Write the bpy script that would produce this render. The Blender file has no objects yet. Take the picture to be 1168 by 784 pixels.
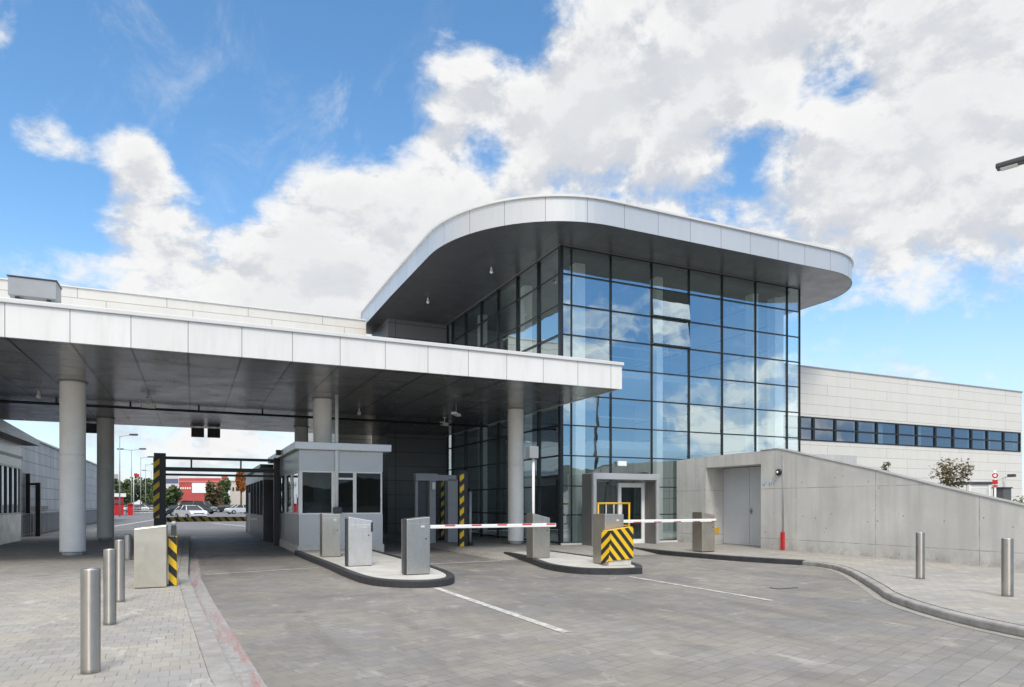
import bpy, math, random
from mathutils import Vector, Matrix
random.seed(7)
S = bpy.context.scene
COL = S.collection
R = math.radians
PI = math.pi

# ------------------------------------------------------------------ camera model (used to turn photo measurements into places)
H = 1.6; FPX = 779.0; HX, HY = 584.0, 575.0
TH = math.atan(364 / 779)
FW = (math.sin(TH), math.cos(TH)); RT = (math.cos(TH), -math.sin(TH))
def ray(px):
    a = (px - HX) / FPX
    return FW[0] + a * RT[0], FW[1] + a * RT[1]
def at_depth(px, py, D):
    d = ray(px)
    return (d[0] * D, d[1] * D, H + (HY - py) / FPX * D)

# ------------------------------------------------------------------ materials
MATS = {}
def new_mat(name):
    m = bpy.data.materials.new(name); m.use_nodes = True
    nt = m.node_tree
    b = nt.nodes['Principled BSDF']
    MATS[name] = m
    return m, nt, b
def N(nt, t, **kw):
    n = nt.nodes.new(t)
    for k, v in kw.items():
        setattr(n, k, v)
    return n
def math_n(nt, op, a, b=None, c=None):
    n = nt.nodes.new('ShaderNodeMath'); n.operation = op
    for i, v in enumerate((a, b, c)):
        if v is None: continue
        if hasattr(v, 'links'): nt.links.new(v, n.inputs[i])
        else: n.inputs[i].default_value = v
    return n.outputs[0]
def mixc(nt, fac, a, b, blend='MIX'):
    n = nt.nodes.new('ShaderNodeMix'); n.data_type = 'RGBA'; n.blend_type = blend
    for s, v in ((n.inputs[0], fac), (n.inputs[6], a), (n.inputs[7], b)):
        if hasattr(v, 'links'): nt.links.new(v, s)
        elif isinstance(v, (int, float)): s.default_value = v
        else: s.default_value = (*v, 1) if len(v) == 3 else v
    return n.outputs[2]
def noise(nt, vec, scale, detail=4, rough=.55, dist=0):
    n = nt.nodes.new('ShaderNodeTexNoise')
    n.inputs['Scale'].default_value = scale; n.inputs['Detail'].default_value = detail
    n.inputs['Roughness'].default_value = rough; n.inputs['Distortion'].default_value = dist
    if vec is not None: nt.links.new(vec, n.inputs['Vector'])
    return n.outputs[0]
def ramp(nt, val, lo, hi, a=0.0, b=1.0, smooth=False):
    n = nt.nodes.new('ShaderNodeMapRange')
    if smooth: n.interpolation_type = 'SMOOTHSTEP'
    nt.links.new(val, n.inputs[0])
    n.inputs[1].default_value = lo; n.inputs[2].default_value = hi
    n.inputs[3].default_value = a; n.inputs[4].default_value = b
    return n.outputs[0]
def bump(nt, h, strength, dist=.01, prev=None):
    n = nt.nodes.new('ShaderNodeBump'); n.inputs['Strength'].default_value = strength
    n.inputs['Distance'].default_value = dist
    nt.links.new(h, n.inputs['Height'])
    if prev is not None: nt.links.new(prev, n.inputs['Normal'])
    return n.outputs[0]
def pos(nt):
    return nt.nodes.new('ShaderNodeNewGeometry').outputs['Position']
def uv(nt):
    return nt.nodes.new('ShaderNodeTexCoord').outputs['UV']
def scalev(nt, v, s, off=(0, 0, 0)):
    n = nt.nodes.new('ShaderNodeMapping'); nt.links.new(v, n.inputs[0])
    n.inputs['Scale'].default_value = s; n.inputs['Location'].default_value = off
    return n.outputs[0]
def plain(name, col, rough=.5, metal=0.0, var=.12, nscale=3.0, bumpy=0.0, spec=None, coat=0):
    m, nt, b = new_mat(name)
    p = pos(nt)
    n1 = noise(nt, p, nscale, 5)
    n2 = noise(nt, p, nscale * 9, 3)
    f = math_n(nt, 'ADD', math_n(nt, 'MULTIPLY', n1, .7), math_n(nt, 'MULTIPLY', n2, .3))
    f = ramp(nt, f, .35, .65)
    dark = tuple(c * (1 - var) for c in col); lite = tuple(min(1, c * (1 + var * .6)) for c in col)
    nt.links.new(mixc(nt, f, dark, lite), b.inputs['Base Color'])
    nt.links.new(ramp(nt, n2, .3, .7, max(0, rough - .06), min(1, rough + .08)), b.inputs['Roughness'])
    b.inputs['Metallic'].default_value = metal
    if spec is not None: b.inputs['Specular IOR Level'].default_value = spec
    if coat: b.inputs['Coat Weight'].default_value = coat; b.inputs['Coat Roughness'].default_value = .08
    if bumpy: nt.links.new(bump(nt, n2, bumpy, .01), b.inputs['Normal'])
    return m
def brick(nt, vec, w, h, mortar, c1, c2, cm, offset=.5, smooth=.1, freq=2):
    n = nt.nodes.new('ShaderNodeTexBrick')
    n.offset = offset; n.offset_frequency = freq
    nt.links.new(vec, n.inputs['Vector'])
    n.inputs['Scale'].default_value = 1
    n.inputs['Brick Width'].default_value = w; n.inputs['Row Height'].default_value = h
    n.inputs['Mortar Size'].default_value = mortar; n.inputs['Mortar Smooth'].default_value = smooth
    for i, c in (('Color1', c1), ('Color2', c2), ('Mortar', cm)):
        if hasattr(c, 'links'): nt.links.new(c, n.inputs[i])
        else: n.inputs[i].default_value = (*c, 1)
    return n
def panels(name, col, w, h, joint, rough=.35, metal=0.0, var=.04, jcol=(.03, .03, .035), offset=0.0, off=(0, 0, 0), wob=.0, dirt=.08, freq=2):
    m, nt, b = new_mat(name)
    v = scalev(nt, uv(nt), (1, 1, 1), off)
    c1 = tuple(c * (1 - var) for c in col); c2 = tuple(c * (1 + var) for c in col)
    br = brick(nt, v, w, h, joint, c1, c2, jcol, offset, .0, freq)
    p = pos(nt)
    n1 = noise(nt, scalev(nt, p, (1, 1, .35)), 1.3, 5)
    c = mixc(nt, ramp(nt, n1, .35, .75, 0, dirt), br.outputs[0], (col[0] * .55, col[1] * .53, col[2] * .5))
    st = noise(nt, scalev(nt, p, (5, 5, .5)), 1.2, 5, .65)
    c = mixc(nt, ramp(nt, st, .5, .75, 0, dirt * 1.2), c, (col[0] * .5, col[1] * .47, col[2] * .43))
    nt.links.new(c, b.inputs['Base Color'])
    b.inputs['Metallic'].default_value = metal
    nt.links.new(ramp(nt, n1, .3, .7, rough - .05, rough + .07), b.inputs['Roughness'])
    bn = bump(nt, br.outputs[1], -.5, .006) if False else None
    if wob:
        big = noise(nt, p, .8, 2)
        bn = bump(nt, big, wob, .05, bn)
        nt.links.new(bn, b.inputs['Normal'])
    return m
def paver(name, col, w, h, mort, rot=0, var=.16, joint=(.10, .095, .09), rough=.8, dark=.35, tint=(.9, .95, 1.05), redg=None, seed=0, gloss=None):
    m, nt, b = new_mat(name)
    p = pos(nt)
    n = nt.nodes.new('ShaderNodeMapping'); nt.links.new(p, n.inputs[0])
    n.inputs['Rotation'].default_value = (0, 0, rot)
    # slightly uneven laying
    wv = noise(nt, p, 1.4, 3)
    wobv = nt.nodes.new('ShaderNodeVectorMath'); wobv.operation = 'ADD'
    sc = nt.nodes.new('ShaderNodeVectorMath'); sc.operation = 'SCALE'
    nz = nt.nodes.new('ShaderNodeTexNoise'); nz.inputs['Scale'].default_value = 2.2; nt.links.new(p, nz.inputs['Vector'])
    nt.links.new(nz.outputs['Color'], sc.inputs[0]); sc.inputs['Scale'].default_value = .075 if 'road' in name else .045
    nt.links.new(n.outputs[0], wobv.inputs[0]); nt.links.new(sc.outputs[0], wobv.inputs[1])
    c1 = tuple(c * (1 - var) for c in col); c2 = tuple(c * (1 + var) for c in col)
    nj = noise(nt, p, 2.5, 4, .6)
    jcol = mixc(nt, ramp(nt, nj, .42, .62), tuple(c * .72 for c in col), joint)   # sand-filled or open joints
    br = brick(nt, wobv.outputs[0], w, h, mort, c1, c2, jcol, .5, .35)
    big = noise(nt, p, .23, 6, .6, .4)
    mid = noise(nt, p, 1.1, 6, .65, .3)
    fine = noise(nt, p, 60, 3, .7)
    c = mixc(nt, ramp(nt, big, .4, .66, 0, dark), br.outputs[0], tuple(c * .5 * t for c, t in zip(col, tint)))
    c = mixc(nt, ramp(nt, mid, .5, .75, 0, dark * .8), c, tuple(c * .55 for c in col))
    c = mixc(nt, ramp(nt, mid, .42, .25, 0, .35), c, tuple(min(1, c * 1.35) for c in col))
    c = mixc(nt, ramp(nt, fine, .3, .7, 0, .22), c, tuple(c * .6 for c in col))
    hue = noise(nt, p, .9, 4, .6, .6)
    c = mixc(nt, ramp(nt, hue, .48, .64, 0, .45), c, (col[0]*1.06, col[1]*1.0, col[2]*.90))
    c = mixc(nt, ramp(nt, hue, .47, .34, 0, .5), c, (col[0]*.80, col[1]*.83, col[2]*.93))
    scf = noise(nt, scalev(nt, p, (1, .6, 1)), 2.1, 8, .75, .5)
    c = mixc(nt, ramp(nt, scf, .57, .68, 0, .55), c, tuple(min(.7, q*1.7) for q in col))   # pale scuffs
    # long streaks worn by tyres / rain, a few oil drips
    st = noise(nt, scalev(nt, p, (1.6, .18, 1)), 1.0, 5, .6)
    c = mixc(nt, ramp(nt, st, .52, .72, 0, dark * .7), c, tuple(c * .5 for c in col))
    vor = nt.nodes.new('ShaderNodeTexVoronoi'); vor.inputs['Scale'].default_value = .55; nt.links.new(p, vor.inputs['Vector'])
    spot = math_n(nt, 'MULTIPLY', ramp(nt, vor.outputs['Distance'], .16, .03), ramp(nt, nj, .45, .6))
    c = mixc(nt, math_n(nt, 'MULTIPLY', spot, .5), c, (.05, .048, .045))
    nt.links.new(c, b.inputs['Base Color'])
    nt.links.new(ramp(nt, mid, .3, .7, rough - .12, rough + .1), b.inputs['Roughness'])
    hgt = math_n(nt, 'ADD', math_n(nt, 'MULTIPLY', br.outputs[1], -.8), math_n(nt, 'MULTIPLY', fine, .3))
    bn = bump(nt, hgt, .6, .006)
    bn = bump(nt, mid, .25, .02, bn)
    nt.links.new(bn, b.inputs['Normal'])
    return m
def steel(name, col=(.56, .54, .51), rough=.32, axis='z', metal=1.0):
    m, nt, b = new_mat(name)
    p = pos(nt)
    s = scalev(nt, p, (140, 140, 3) if axis == 'z' else (3, 3, 160))
    n1 = noise(nt, s, 1, 3)
    n2 = noise(nt, p, 2.2, 5, .6)
    n3 = noise(nt, scalev(nt, p, (6, 6, 1.2)), 2.0, 4)
    c = mixc(nt, ramp(nt, n2, .35, .7), col, tuple(c * .78 for c in col))
    c = mixc(nt, ramp(nt, n3, .55, .8, 0, .4), c, tuple(c * .55 for c in col))
    nt.links.new(c, b.inputs['Base Color'])
    b.inputs['Metallic'].default_value = metal
    nt.links.new(math_n(nt, 'ADD', ramp(nt, n1, .3, .7, rough - .06, rough + .1), ramp(nt, n2, .3, .7, -.05, .1)), b.inputs['Roughness'])
    if 'round' not in name: nt.links.new(bump(nt, n1, .05, .002), b.inputs['Normal'])
    if axis == 'z' and name == 'brushed_steel_round':
        tg = nt.nodes.new('ShaderNodeTangent'); tg.direction_type = 'RADIAL'; tg.axis = 'Z'
        nt.links.new(tg.outputs[0], b.inputs['Tangent']); b.inputs['Anisotropic'].default_value = .9; b.inputs['Anisotropic Rotation'].default_value = .25
    return m
def stripes(name, period, slope, duty=.5, ca=(.80, .50, .015), cb=(.018, .018, .018), shift=0, rough=.45):
    m, nt, b = new_mat(name)
    sx = nt.nodes.new('ShaderNodeSeparateXYZ'); nt.links.new(uv(nt), sx.inputs[0])
    t = math_n(nt, 'ADD', math_n(nt, 'MULTIPLY', sx.outputs[0], slope), sx.outputs[1])
    t = math_n(nt, 'FRACT', math_n(nt, 'DIVIDE', math_n(nt, 'ADD', t, 50 + shift), period))
    k = math_n(nt, 'GREATER_THAN', t, duty)
    nz = noise(nt, pos(nt), 14, 5, .7)
    c = mixc(nt, k, ca, cb)
    c = mixc(nt, ramp(nt, nz, .55, .8, 0, .55), c, (.16, .13, .08))
    nt.links.new(c, b.inputs['Base Color']); b.inputs['Roughness'].default_value = rough
    return m
def glass(name, tint=(.55, .68, .66), refl=.16, rough=.0, gcol=(.86, .93, 1.0)):
    m, nt, b = new_mat(name)
    nt.nodes.remove(b)
    out = nt.nodes['Material Output']
    tr = nt.nodes.new('ShaderNodeBsdfTransparent'); tr.inputs[0].default_value = (*tint, 1)
    gl = nt.nodes.new('ShaderNodeBsdfGlossy'); gl.inputs['Roughness'].default_value = rough
    gl.inputs['Color'].default_value = (*gcol, 1)
    p = pos(nt)
    wv = noise(nt, p, .75, 2, .4)
    bn = bump(nt, wv, .06, .12)
    nt.links.new(bn, gl.inputs['Normal'])
    lw = nt.nodes.new('ShaderNodeLayerWeight'); lw.inputs[0].default_value = .5
    f = math_n(nt, 'POWER', lw.outputs['Facing'], 3.5)
    f = math_n(nt, 'ADD', math_n(nt, 'MULTIPLY', f, 1 - refl), refl)
    mx = nt.nodes.new('ShaderNodeMixShader')
    nt.links.new(f, mx.inputs[0]); nt.links.new(tr.outputs[0], mx.inputs[1]); nt.links.new(gl.outputs[0], mx.inputs[2])
    nt.links.new(mx.outputs[0], out.inputs['Surface'])
    return m
def concrete(name, col, joints=True):
    m, nt, b = new_mat(name)
    p = pos(nt)
    big = noise(nt, p, .55, 6, .6, .5)
    ver = noise(nt, scalev(nt, p, (2.2, 2.2, .18)), 1.6, 5, .6)
    fine = noise(nt, p, 26, 4, .65)
    c = mixc(nt, ramp(nt, big, .3, .7), tuple(c * .82 for c in col), tuple(c * 1.1 for c in col))
    c = mixc(nt, ramp(nt, ver, .46, .7, 0, .5), c, tuple(c * .66 for c in col))
    c = mixc(nt, ramp(nt, fine, .35, .7, 0, .15), c, tuple(c * .6 for c in col))
    vor = nt.nodes.new('ShaderNodeTexVoronoi'); vor.inputs['Scale'].default_value = 2.6; nt.links.new(p, vor.inputs['Vector'])
    hole = ramp(nt, vor.outputs['Distance'], .075, .03)
    c = mixc(nt, math_n(nt, 'MULTIPLY', hole, .7), c, (.06, .06, .06))
    h = math_n(nt, 'ADD', math_n(nt, 'MULTIPLY', fine, .3), math_n(nt, 'MULTIPLY', hole, -.8))
    if joints:
        v2 = nt.nodes.new('ShaderNodeTexVoronoi'); v2.voronoi_dimensions = '2D'; v2.inputs['Scale'].default_value = .92; v2.inputs['Randomness'].default_value = .25
        nt.links.new(uv(nt), v2.inputs['Vector'])
        th = ramp(nt, v2.outputs['Distance'], .024, .014)
        c = mixc(nt, math_n(nt, 'MULTIPLY', th, .5), c, (.05, .05, .05))
        h = math_n(nt, 'SUBTRACT', h, th)
        sx = nt.nodes.new('ShaderNodeSeparateXYZ'); nt.links.new(p, sx.inputs[0])
        spl = math_n(nt, 'MULTIPLY', ramp(nt, sx.outputs[2], .55, .12, 0, 1, True), ramp(nt, noise(nt, p, 3.2, 5, .7), .4, .62))
        c = mixc(nt, math_n(nt, 'MULTIPLY', spl, .5), c, (col[0]*.45, col[1]*.43, col[2]*.40))
        # formwork joints: uv in metres
        br = brick(nt, scalev(nt, uv(nt), (1, 1, 1), (.9, -2.095, 0)), 2.75, 1.62, .016, (1, 1, 1), (1, 1, 1), (0, 0, 0), 0.0, .6)
        jn = noise(nt, p, 3.1, 4)
        k = math_n(nt, 'MULTIPLY', br.outputs[1], ramp(nt, jn, .35, .6, .2, .8))
        c = mixc(nt, k, c, tuple(c * .42 for c in col))
        h = math_n(nt, 'ADD', h, math_n(nt, 'MULTIPLY', br.outputs[1], -.6))
    nt.links.new(c, b.inputs['Base Color']); b.inputs['Roughness'].default_value = .82
    nt.links.new(bump(nt, h, .35, .006), b.inputs['Normal'])
    return m
def leafmat(name, c1, c2):
    m, nt, b = new_mat(name)
    p = pos(nt)
    n1 = noise(nt, p, 5, 3)
    oi = nt.nodes.new('ShaderNodeNewGeometry')
    f = math_n(nt, 'ADD', math_n(nt, 'MULTIPLY', oi.outputs['Random Per Island'], .6), math_n(nt, 'MULTIPLY', n1, .5))
    nt.links.new(mixc(nt, f, c1, c2), b.inputs['Base Color'])
    b.inputs['Roughness'].default_value = .6
    try: b.inputs['Transmission Weight'].default_value = 0
    except Exception: pass
    return m

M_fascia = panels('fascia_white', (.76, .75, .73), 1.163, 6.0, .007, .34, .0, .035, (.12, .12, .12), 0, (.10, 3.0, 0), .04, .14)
M_rooffascia = panels('roof_fascia_metal', (.56, .57, .58), 1.40, 6.0, .007, .36, .35, .035, (.06, .06, .07), 0, (0, 3.0, 0), .02, .06)
M_lip = plain('flashing_white', (.66, .66, .65), .35, 0, .05)
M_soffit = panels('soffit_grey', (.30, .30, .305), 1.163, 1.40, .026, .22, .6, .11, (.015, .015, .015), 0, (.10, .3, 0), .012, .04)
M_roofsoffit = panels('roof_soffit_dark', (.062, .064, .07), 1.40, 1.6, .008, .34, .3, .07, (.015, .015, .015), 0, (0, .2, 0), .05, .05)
M_cream = panels('cladding_cream', (.66, .64, .60), 4.1, .465, .009, .55, 0, .02, (.36, .345, .31), .37, (.4, .335, 0), .02, .10, 3)
M_creamblock = panels('cladding_pale', (.64, .62, .585), 3.45, .6, .014, .5, 0, .02, (.3, .29, .27), .31, (0, .3, 0), .02, .10, 2)
M_course = panels('interior_cladding', (.74, .72, .66), 30, 1.1, .03, .5, 0, .01, (.25, .25, .25), 0, (0, .3, 0), 0, .04)
M_greyclad = panels('cladding_grey', (.17, .172, .185), 3.2, .72, .012, .4, .25, .06, (.03, .03, .03), .0, (.36, .1, 0), .04, .08)
M_mesh = panels('siding_bluegrey', (.30, .325, .37), 1.1, .62, .022, .5, .2, .12, (.10, .11, .13), .0, (0, 0, 0), .03, .3)
M_booth = plain('booth_grey_metal', (.56, .555, .545), .38, .35, .06, 1.2)
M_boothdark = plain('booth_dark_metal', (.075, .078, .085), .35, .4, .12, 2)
M_boothroof = plain('booth_roof_metal', (.74, .74, .74), .35, .35, .06, 2)
M_white = plain('white_paint', (.86, .86, .84), .4, 0, .06, 4)
M_column = plain('column_paint', (.91, .885, .84), .5, 0, .07, 1.6, .05)
M_cream_plain = plain('plinth_cream', (.60, .57, .51), .7, 0, .15, 3)
M_frame = plain('mullion_dark', (.035, .04, .045), .32, .5, .15)
M_black = plain('black_paint', (.018, .018, .02), .42, 0, .2, 6)
M_blackkerb = plain('kerb_black_paint', (.035, .036, .04), .55, 0, .35, 7, .2)
M_steel = steel('brushed_steel')
M_steelround = steel('brushed_steel_round', (.50, .47, .43), .40)
M_steelwarm = steel('brushed_steel_warm', (.60, .56, .49), .36)
M_steelpale = steel('brushed_steel_pale', (.70, .69, .67), .42, 'h', .8)
M_pylon = plain('pylon_beige', (.68, .62, .52), .34, .85, .03, .8)
M_grey = plain('grey_paint', (.33, .345, .36), .45, .1, .08, 3)
M_portal = plain('portal_silver', (.52, .53, .54), .36, .35, .06, 2)
M_portalside = plain('portal_taupe', (.16, .155, .15), .45, .1, .06, 2)
M_door = plain('door_grey', (.52, .54, .57), .5, .05, .06, 1.2)
M_conc = concrete('fair_faced_concrete', (.575, .568, .55))
M_concplain = concrete('cast_concrete', (.50, .50, .49), False)
M_coping = plain('coping_concrete', (.27, .265, .255), .85, 0, .25, 3, .2)
M_kerb = plain('kerb_concrete', (.285, .275, .26), .8, 0, .28, 4, .25)
M_gutterpale = plain('gutter_concrete', (.275, .262, .24), .85, 0, .25, 3, .2)
M_islandtop = plain('island_concrete', (.46, .45, .42), .85, 0, .16, 2.2, .2)
M_pavL = paver('pavement_pavers', (.335, .318, .292), .165, .20, .0045, 0, .12, (.07, .066, .06), .85, .3)
M_pavR = paver('forecourt_pavers', (.335, .318, .29), .20, .165, .0045, .35, .12, (.10, .095, .085), .85, .3)
M_road = paver('road_pavers', (.238, .223, .203), .24, .19, .0042, -.32, .13, (.06, .06, .06), .72, .85)
M_asphalt = plain('asphalt', (.15, .15, .155), .8, 0, .25, .5, .1)
M_ground = plain('far_ground', (.16, .155, .14), .9, 0, .3, .06)
M_line = None
m, nt, b = new_mat('worn_white_line')
_p = pos(nt); _n = noise(nt, _p, 7, 6, .7)
nt.links.new(mixc(nt, ramp(nt, _n, .40, .60, 0, .85), (.56, .55, .52), (.25, .245, .235)), b.inputs['Base Color']); b.inputs['Roughness'].default_value = .7
M_line = m
m, nt, b = new_mat('gutter_red_traces')
_p = pos(nt); _n = noise(nt, scalev(nt, _p, (4.5, .32, 1)), 1.6, 6, .7); _n2 = noise(nt, _p, 9, 5, .7); _n3 = noise(nt, _p, .35, 2)
_k = math_n(nt, 'MULTIPLY', ramp(nt, _n, .48, .60), ramp(nt, _n2, .40, .6))
_c = mixc(nt, ramp(nt, _n2, .35, .65), (.22, .215, .21), (.34, .33, .32))
nt.links.new(mixc(nt, math_n(nt, 'MULTIPLY', _k, .75), _c, (.30, .055, .05)), b.inputs['Base Color']); b.inputs['Roughness'].default_value = .8
nt.links.new(bump(nt, _n2, .3, .01), b.inputs['Normal'])
M_gutter = m
M_glass = glass('facade_glass', (.93, .99, .97), .46, 0, (.82, .97, 1.0))
M_glassdark = glass('booth_glass', (.17, .21, .22), .035)
M_glassdoor = glass('door_glass', (.45, .52, .52), .10)
M_win = glass('strip_window_glass', (.40, .50, .50), .26)
M_yellow = plain('yellow_paint', (.74, .42, .012), .45, 0, .12, 5)
M_red = plain('red_paint', (.55, .02, .025), .45, 0, .12, 5)
M_redwall = plain('red_wall', (.50, .085, .075), .7, 0, .12, .4)
M_post = stripes('stripe_post', .40, -.9, .5)
M_postB = stripes('stripe_post_small', .30, 1.1, .5)
M_chev = stripes('stripe_pad', .28, 1.15, .5)
M_chevB = stripes('stripe_pad_side', .28, .9, .5)
M_yarm = stripes('stripe_arm', .36, 1.2, .55, (.62, .40, .03))
m, nt, b = new_mat('boom_red_white')
_s = nt.nodes.new('ShaderNodeSeparateXYZ'); nt.links.new(uv(nt), _s.inputs[0])
_t = math_n(nt, 'FRACT', math_n(nt, 'DIVIDE', math_n(nt, 'ADD', _s.outputs[0], 30), .72))
_k = math_n(nt, 'MULTIPLY', math_n(nt, 'GREATER_THAN', _t, .62), math_n(nt, 'MULTIPLY', math_n(nt, 'GREATER_THAN', _s.outputs[1], 1.035), math_n(nt, 'LESS_THAN', _s.outputs[1], 1.085)))
nt.links.new(mixc(nt, _k, (.82, .82, .80), (.55, .03, .05)), b.inputs['Base Color']); b.inputs['Roughness'].default_value = .4
M_boom = m
M_leaf = leafmat('leaf_green', (.028, .05, .014), (.10, .13, .035))
M_leafbrown = leafmat('leaf_olive_brown', (.04, .036, .012), (.14, .10, .035))
M_leafautumn = leafmat('leaf_autumn', (.30, .07, .02), (.45, .20, .04))
M_hedge = leafmat('leaf_ochre', (.13, .10, .02), (.28, .21, .05))
M_bark = plain('bark', (.09, .07, .05), .9, 0, .3, 9, .4)
M_carwhite = plain('car_white', (.80, .81, .82), .25, 0, .03, 1, 0, None, 1)
M_cardark = plain('car_dark', (.03, .035, .045), .25, .2, .05, 1, 0, None, 1)
M_cargrey = plain('car_greygreen', (.11, .13, .125), .3, .3, .05, 1, 0, None, 1)
M_carsilver = plain('car_silver', (.45, .47, .5), .3, .6, .05, 1, 0, None, 1)
M_tyre = plain('tyre', (.02, .02, .02), .8, 0, .1)
M_blue = plain('blue_cloth', (.02, .22, .42), .6, 0, .1)
M_bluepaint = plain('blue_chalk', (.25, .42, .62), .8, 0, .2, 20)
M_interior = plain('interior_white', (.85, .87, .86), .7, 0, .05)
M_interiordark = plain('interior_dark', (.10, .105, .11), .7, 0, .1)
M_hill = plain('hill_green', (.055, .065, .04), .95, 0, .5, .03)
M_lamp = plain('lamp_lens', (.75, .75, .72), .3, 0, .03)
M_brickpink = plain('far_block_blue', (.10, .13, .24), .6, 0, .2, .2)
M_facadefar = panels('far_striped_facade', (.62, .62, .64), 40, 3.0, .75, .6, 0, .04, (.10, .12, .2), 0, (0, .4, 0))

# ------------------------------------------------------------------ mesh builder
ORG = {}
class MB:
    def __init__(s): s.v = []; s.f = []; s.uv = []; s.mi = []; s.sm = []; s.mats = []
    def _m(s, m):
        if m not in s.mats: s.mats.append(m)
        return s.mats.index(m)
    def face(s, pts, mat, uvs=None, smooth=False):
        i = len(s.v); s.v += [tuple(p) for p in pts]
        s.f.append(tuple(range(i, i + len(pts)))); s.uv.append(uvs); s.mi.append(s._m(mat)); s.sm.append(smooth)
    def box(s, x0, x1, y0, y1, z0, z1, mat, skip=''):
        P = lambda a, b, c: ((x0, x1)[a], (y0, y1)[b], (z0, z1)[c])
        F = {'d': [(0,0,0),(0,1,0),(1,1,0),(1,0,0)], 'u': [(0,0,1),(1,0,1),(1,1,1),(0,1,1)], 'f': [(0,0,0),(1,0,0),(1,0,1),(0,0,1)],
             'b': [(1,1,0),(0,1,0),(0,1,1),(1,1,1)], 'l': [(0,1,0),(0,0,0),(0,0,1),(0,1,1)], 'r': [(1,0,0),(1,1,0),(1,1,1),(1,0,1)]}
        i = len(s.v)
        idx = {}
        for a in (0,1):
            for b in (0,1):
                for c in (0,1):
                    idx[(a,b,c)] = len(s.v); s.v.append(P(a,b,c))
        for k, q in F.items():
            if k in skip: continue
            s.f.append(tuple(idx[t] for t in q)); s.uv.append(None); s.mi.append(s._m(mat)); s.sm.append(False)
    def prism(s, poly, z0, z1, mat, side=None, cap=True, bottom=True):
        """poly counter-clockwise; z0/z1 numbers or per-vertex lists"""
        n = len(poly); i = len(s.v)
        za = z0 if isinstance(z0, (list, tuple)) else [z0] * n
        zb = z1 if isinstance(z1, (list, tuple)) else [z1] * n
        s.v += [(p[0], p[1], za[k]) for k, p in enumerate(poly)] + [(p[0], p[1], zb[k]) for k, p in enumerate(poly)]
        side = side or mat
        for k in range(n):
            j = (k + 1) % n
            s.f.append((i + k, i + j, i + n + j, i + n + k)); s.uv.append(None); s.mi.append(s._m(side)); s.sm.append(False)
        if cap: s.f.append(tuple(i + n + k for k in range(n))); s.uv.append(None); s.mi.append(s._m(mat)); s.sm.append(False)
        if bottom: s.f.append(tuple(i + k for k in reversed(range(n)))); s.uv.append(None); s.mi.append(s._m(side)); s.sm.append(False)
    def yz(s, poly, x0, x1, mat):
        """profile in (y,z), extruded along x"""
        n = len(poly); i = len(s.v)
        s.v += [(x0, p[0], p[1]) for p in poly] + [(x1, p[0], p[1]) for p in poly]
        for k in range(n):
            j = (k + 1) % n
            s.f.append((i + k, i + j, i + n + j, i + n + k)); s.uv.append(None); s.mi.append(s._m(mat)); s.sm.append(False)
        s.f.append(tuple(i + k for k in reversed(range(n)))); s.uv.append(None); s.mi.append(s._m(mat)); s.sm.append(False)
        s.f.append(tuple(i + n + k for k in range(n))); s.uv.append(None); s.mi.append(s._m(mat)); s.sm.append(False)
    def tube(s, p0, p1, r0, mat, r1=None, n=12, caps=True):
        p0 = Vector(p0); p1 = Vector(p1); r1 = r0 if r1 is None else r1
        d = (p1 - p0).normalized()
        a = d.orthogonal().normalized(); b = d.cross(a)
        i = len(s.v)
        for (p, r) in ((p0, r0), (p1, r1)):
            for k in range(n):
                t = 2 * PI * k / n
                s.v.append(tuple(p + (a * math.cos(t) + b * math.sin(t)) * r))
        for k in range(n):
            j = (k + 1) % n
            s.f.append((i + k, i + j, i + n + j, i + n + k)); s.uv.append(None); s.mi.append(s._m(mat)); s.sm.append(True)
        if caps:
            s.f.append(tuple(i + k for k in reversed(range(n)))); s.uv.append(None); s.mi.append(s._m(mat)); s.sm.append(False)
            s.f.append(tuple(i + n + k for k in range(n))); s.uv.append(None); s.mi.append(s._m(mat)); s.sm.append(False)
    def lathe(s, cx, cy, prof, mat, n=32):
        i = len(s.v); m = len(prof)
        for (r, z) in prof:
            for k in range(n):
                t = 2 * PI * k / n; s.v.append((cx + r * math.cos(t), cy + r * math.sin(t), z))
        for q in range(m - 1):
            for k in range(n):
                j = (k + 1) % n
                s.f.append((i + q*n + k, i + q*n + j, i + (q+1)*n + j, i + (q+1)*n + k)); s.uv.append(None); s.mi.append(s._m(mat))
                s.sm.append(abs(prof[q][0] - prof[q+1][0]) < .5 * abs(prof[q][1] - prof[q+1][1]) and abs(prof[q][1] - prof[q+1][1]) > .03)
        s.f.append(tuple(i + (m-1)*n + k for k in range(n))); s.uv.append(None); s.mi.append(s._m(mat)); s.sm.append(False)
        s.f.append(tuple(i + k for k in reversed(range(n)))); s.uv.append(None); s.mi.append(s._m(mat)); s.sm.append(False)
    def ball(s, c, r, mat, n=12, sc=(1, 1, 1)):
        i = len(s.v); rings = n // 2
        for q in range(rings + 1):
            ph = PI * q / rings
            for k in range(n):
                t = 2 * PI * k / n
                s.v.append((c[0] + sc[0]*r*math.sin(ph)*math.cos(t), c[1] + sc[1]*r*math.sin(ph)*math.sin(t), c[2] - sc[2]*r*math.cos(ph)))
        for q in range(rings):
            for k in range(n):
                j = (k+1) % n
                s.f.append((i+q*n+k, i+q*n+j, i+(q+1)*n+j, i+(q+1)*n+k)); s.uv.append(None); s.mi.append(s._m(mat)); s.sm.append(True)
    def rot(s, ang, about=(0, 0)):
        c, q = math.cos(ang), math.sin(ang)
        s.v = [(about[0] + (x-about[0])*c - (y-about[1])*q, about[1] + (x-about[0])*q + (y-about[1])*c, z) for x, y, z in s.v]
        return s
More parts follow.
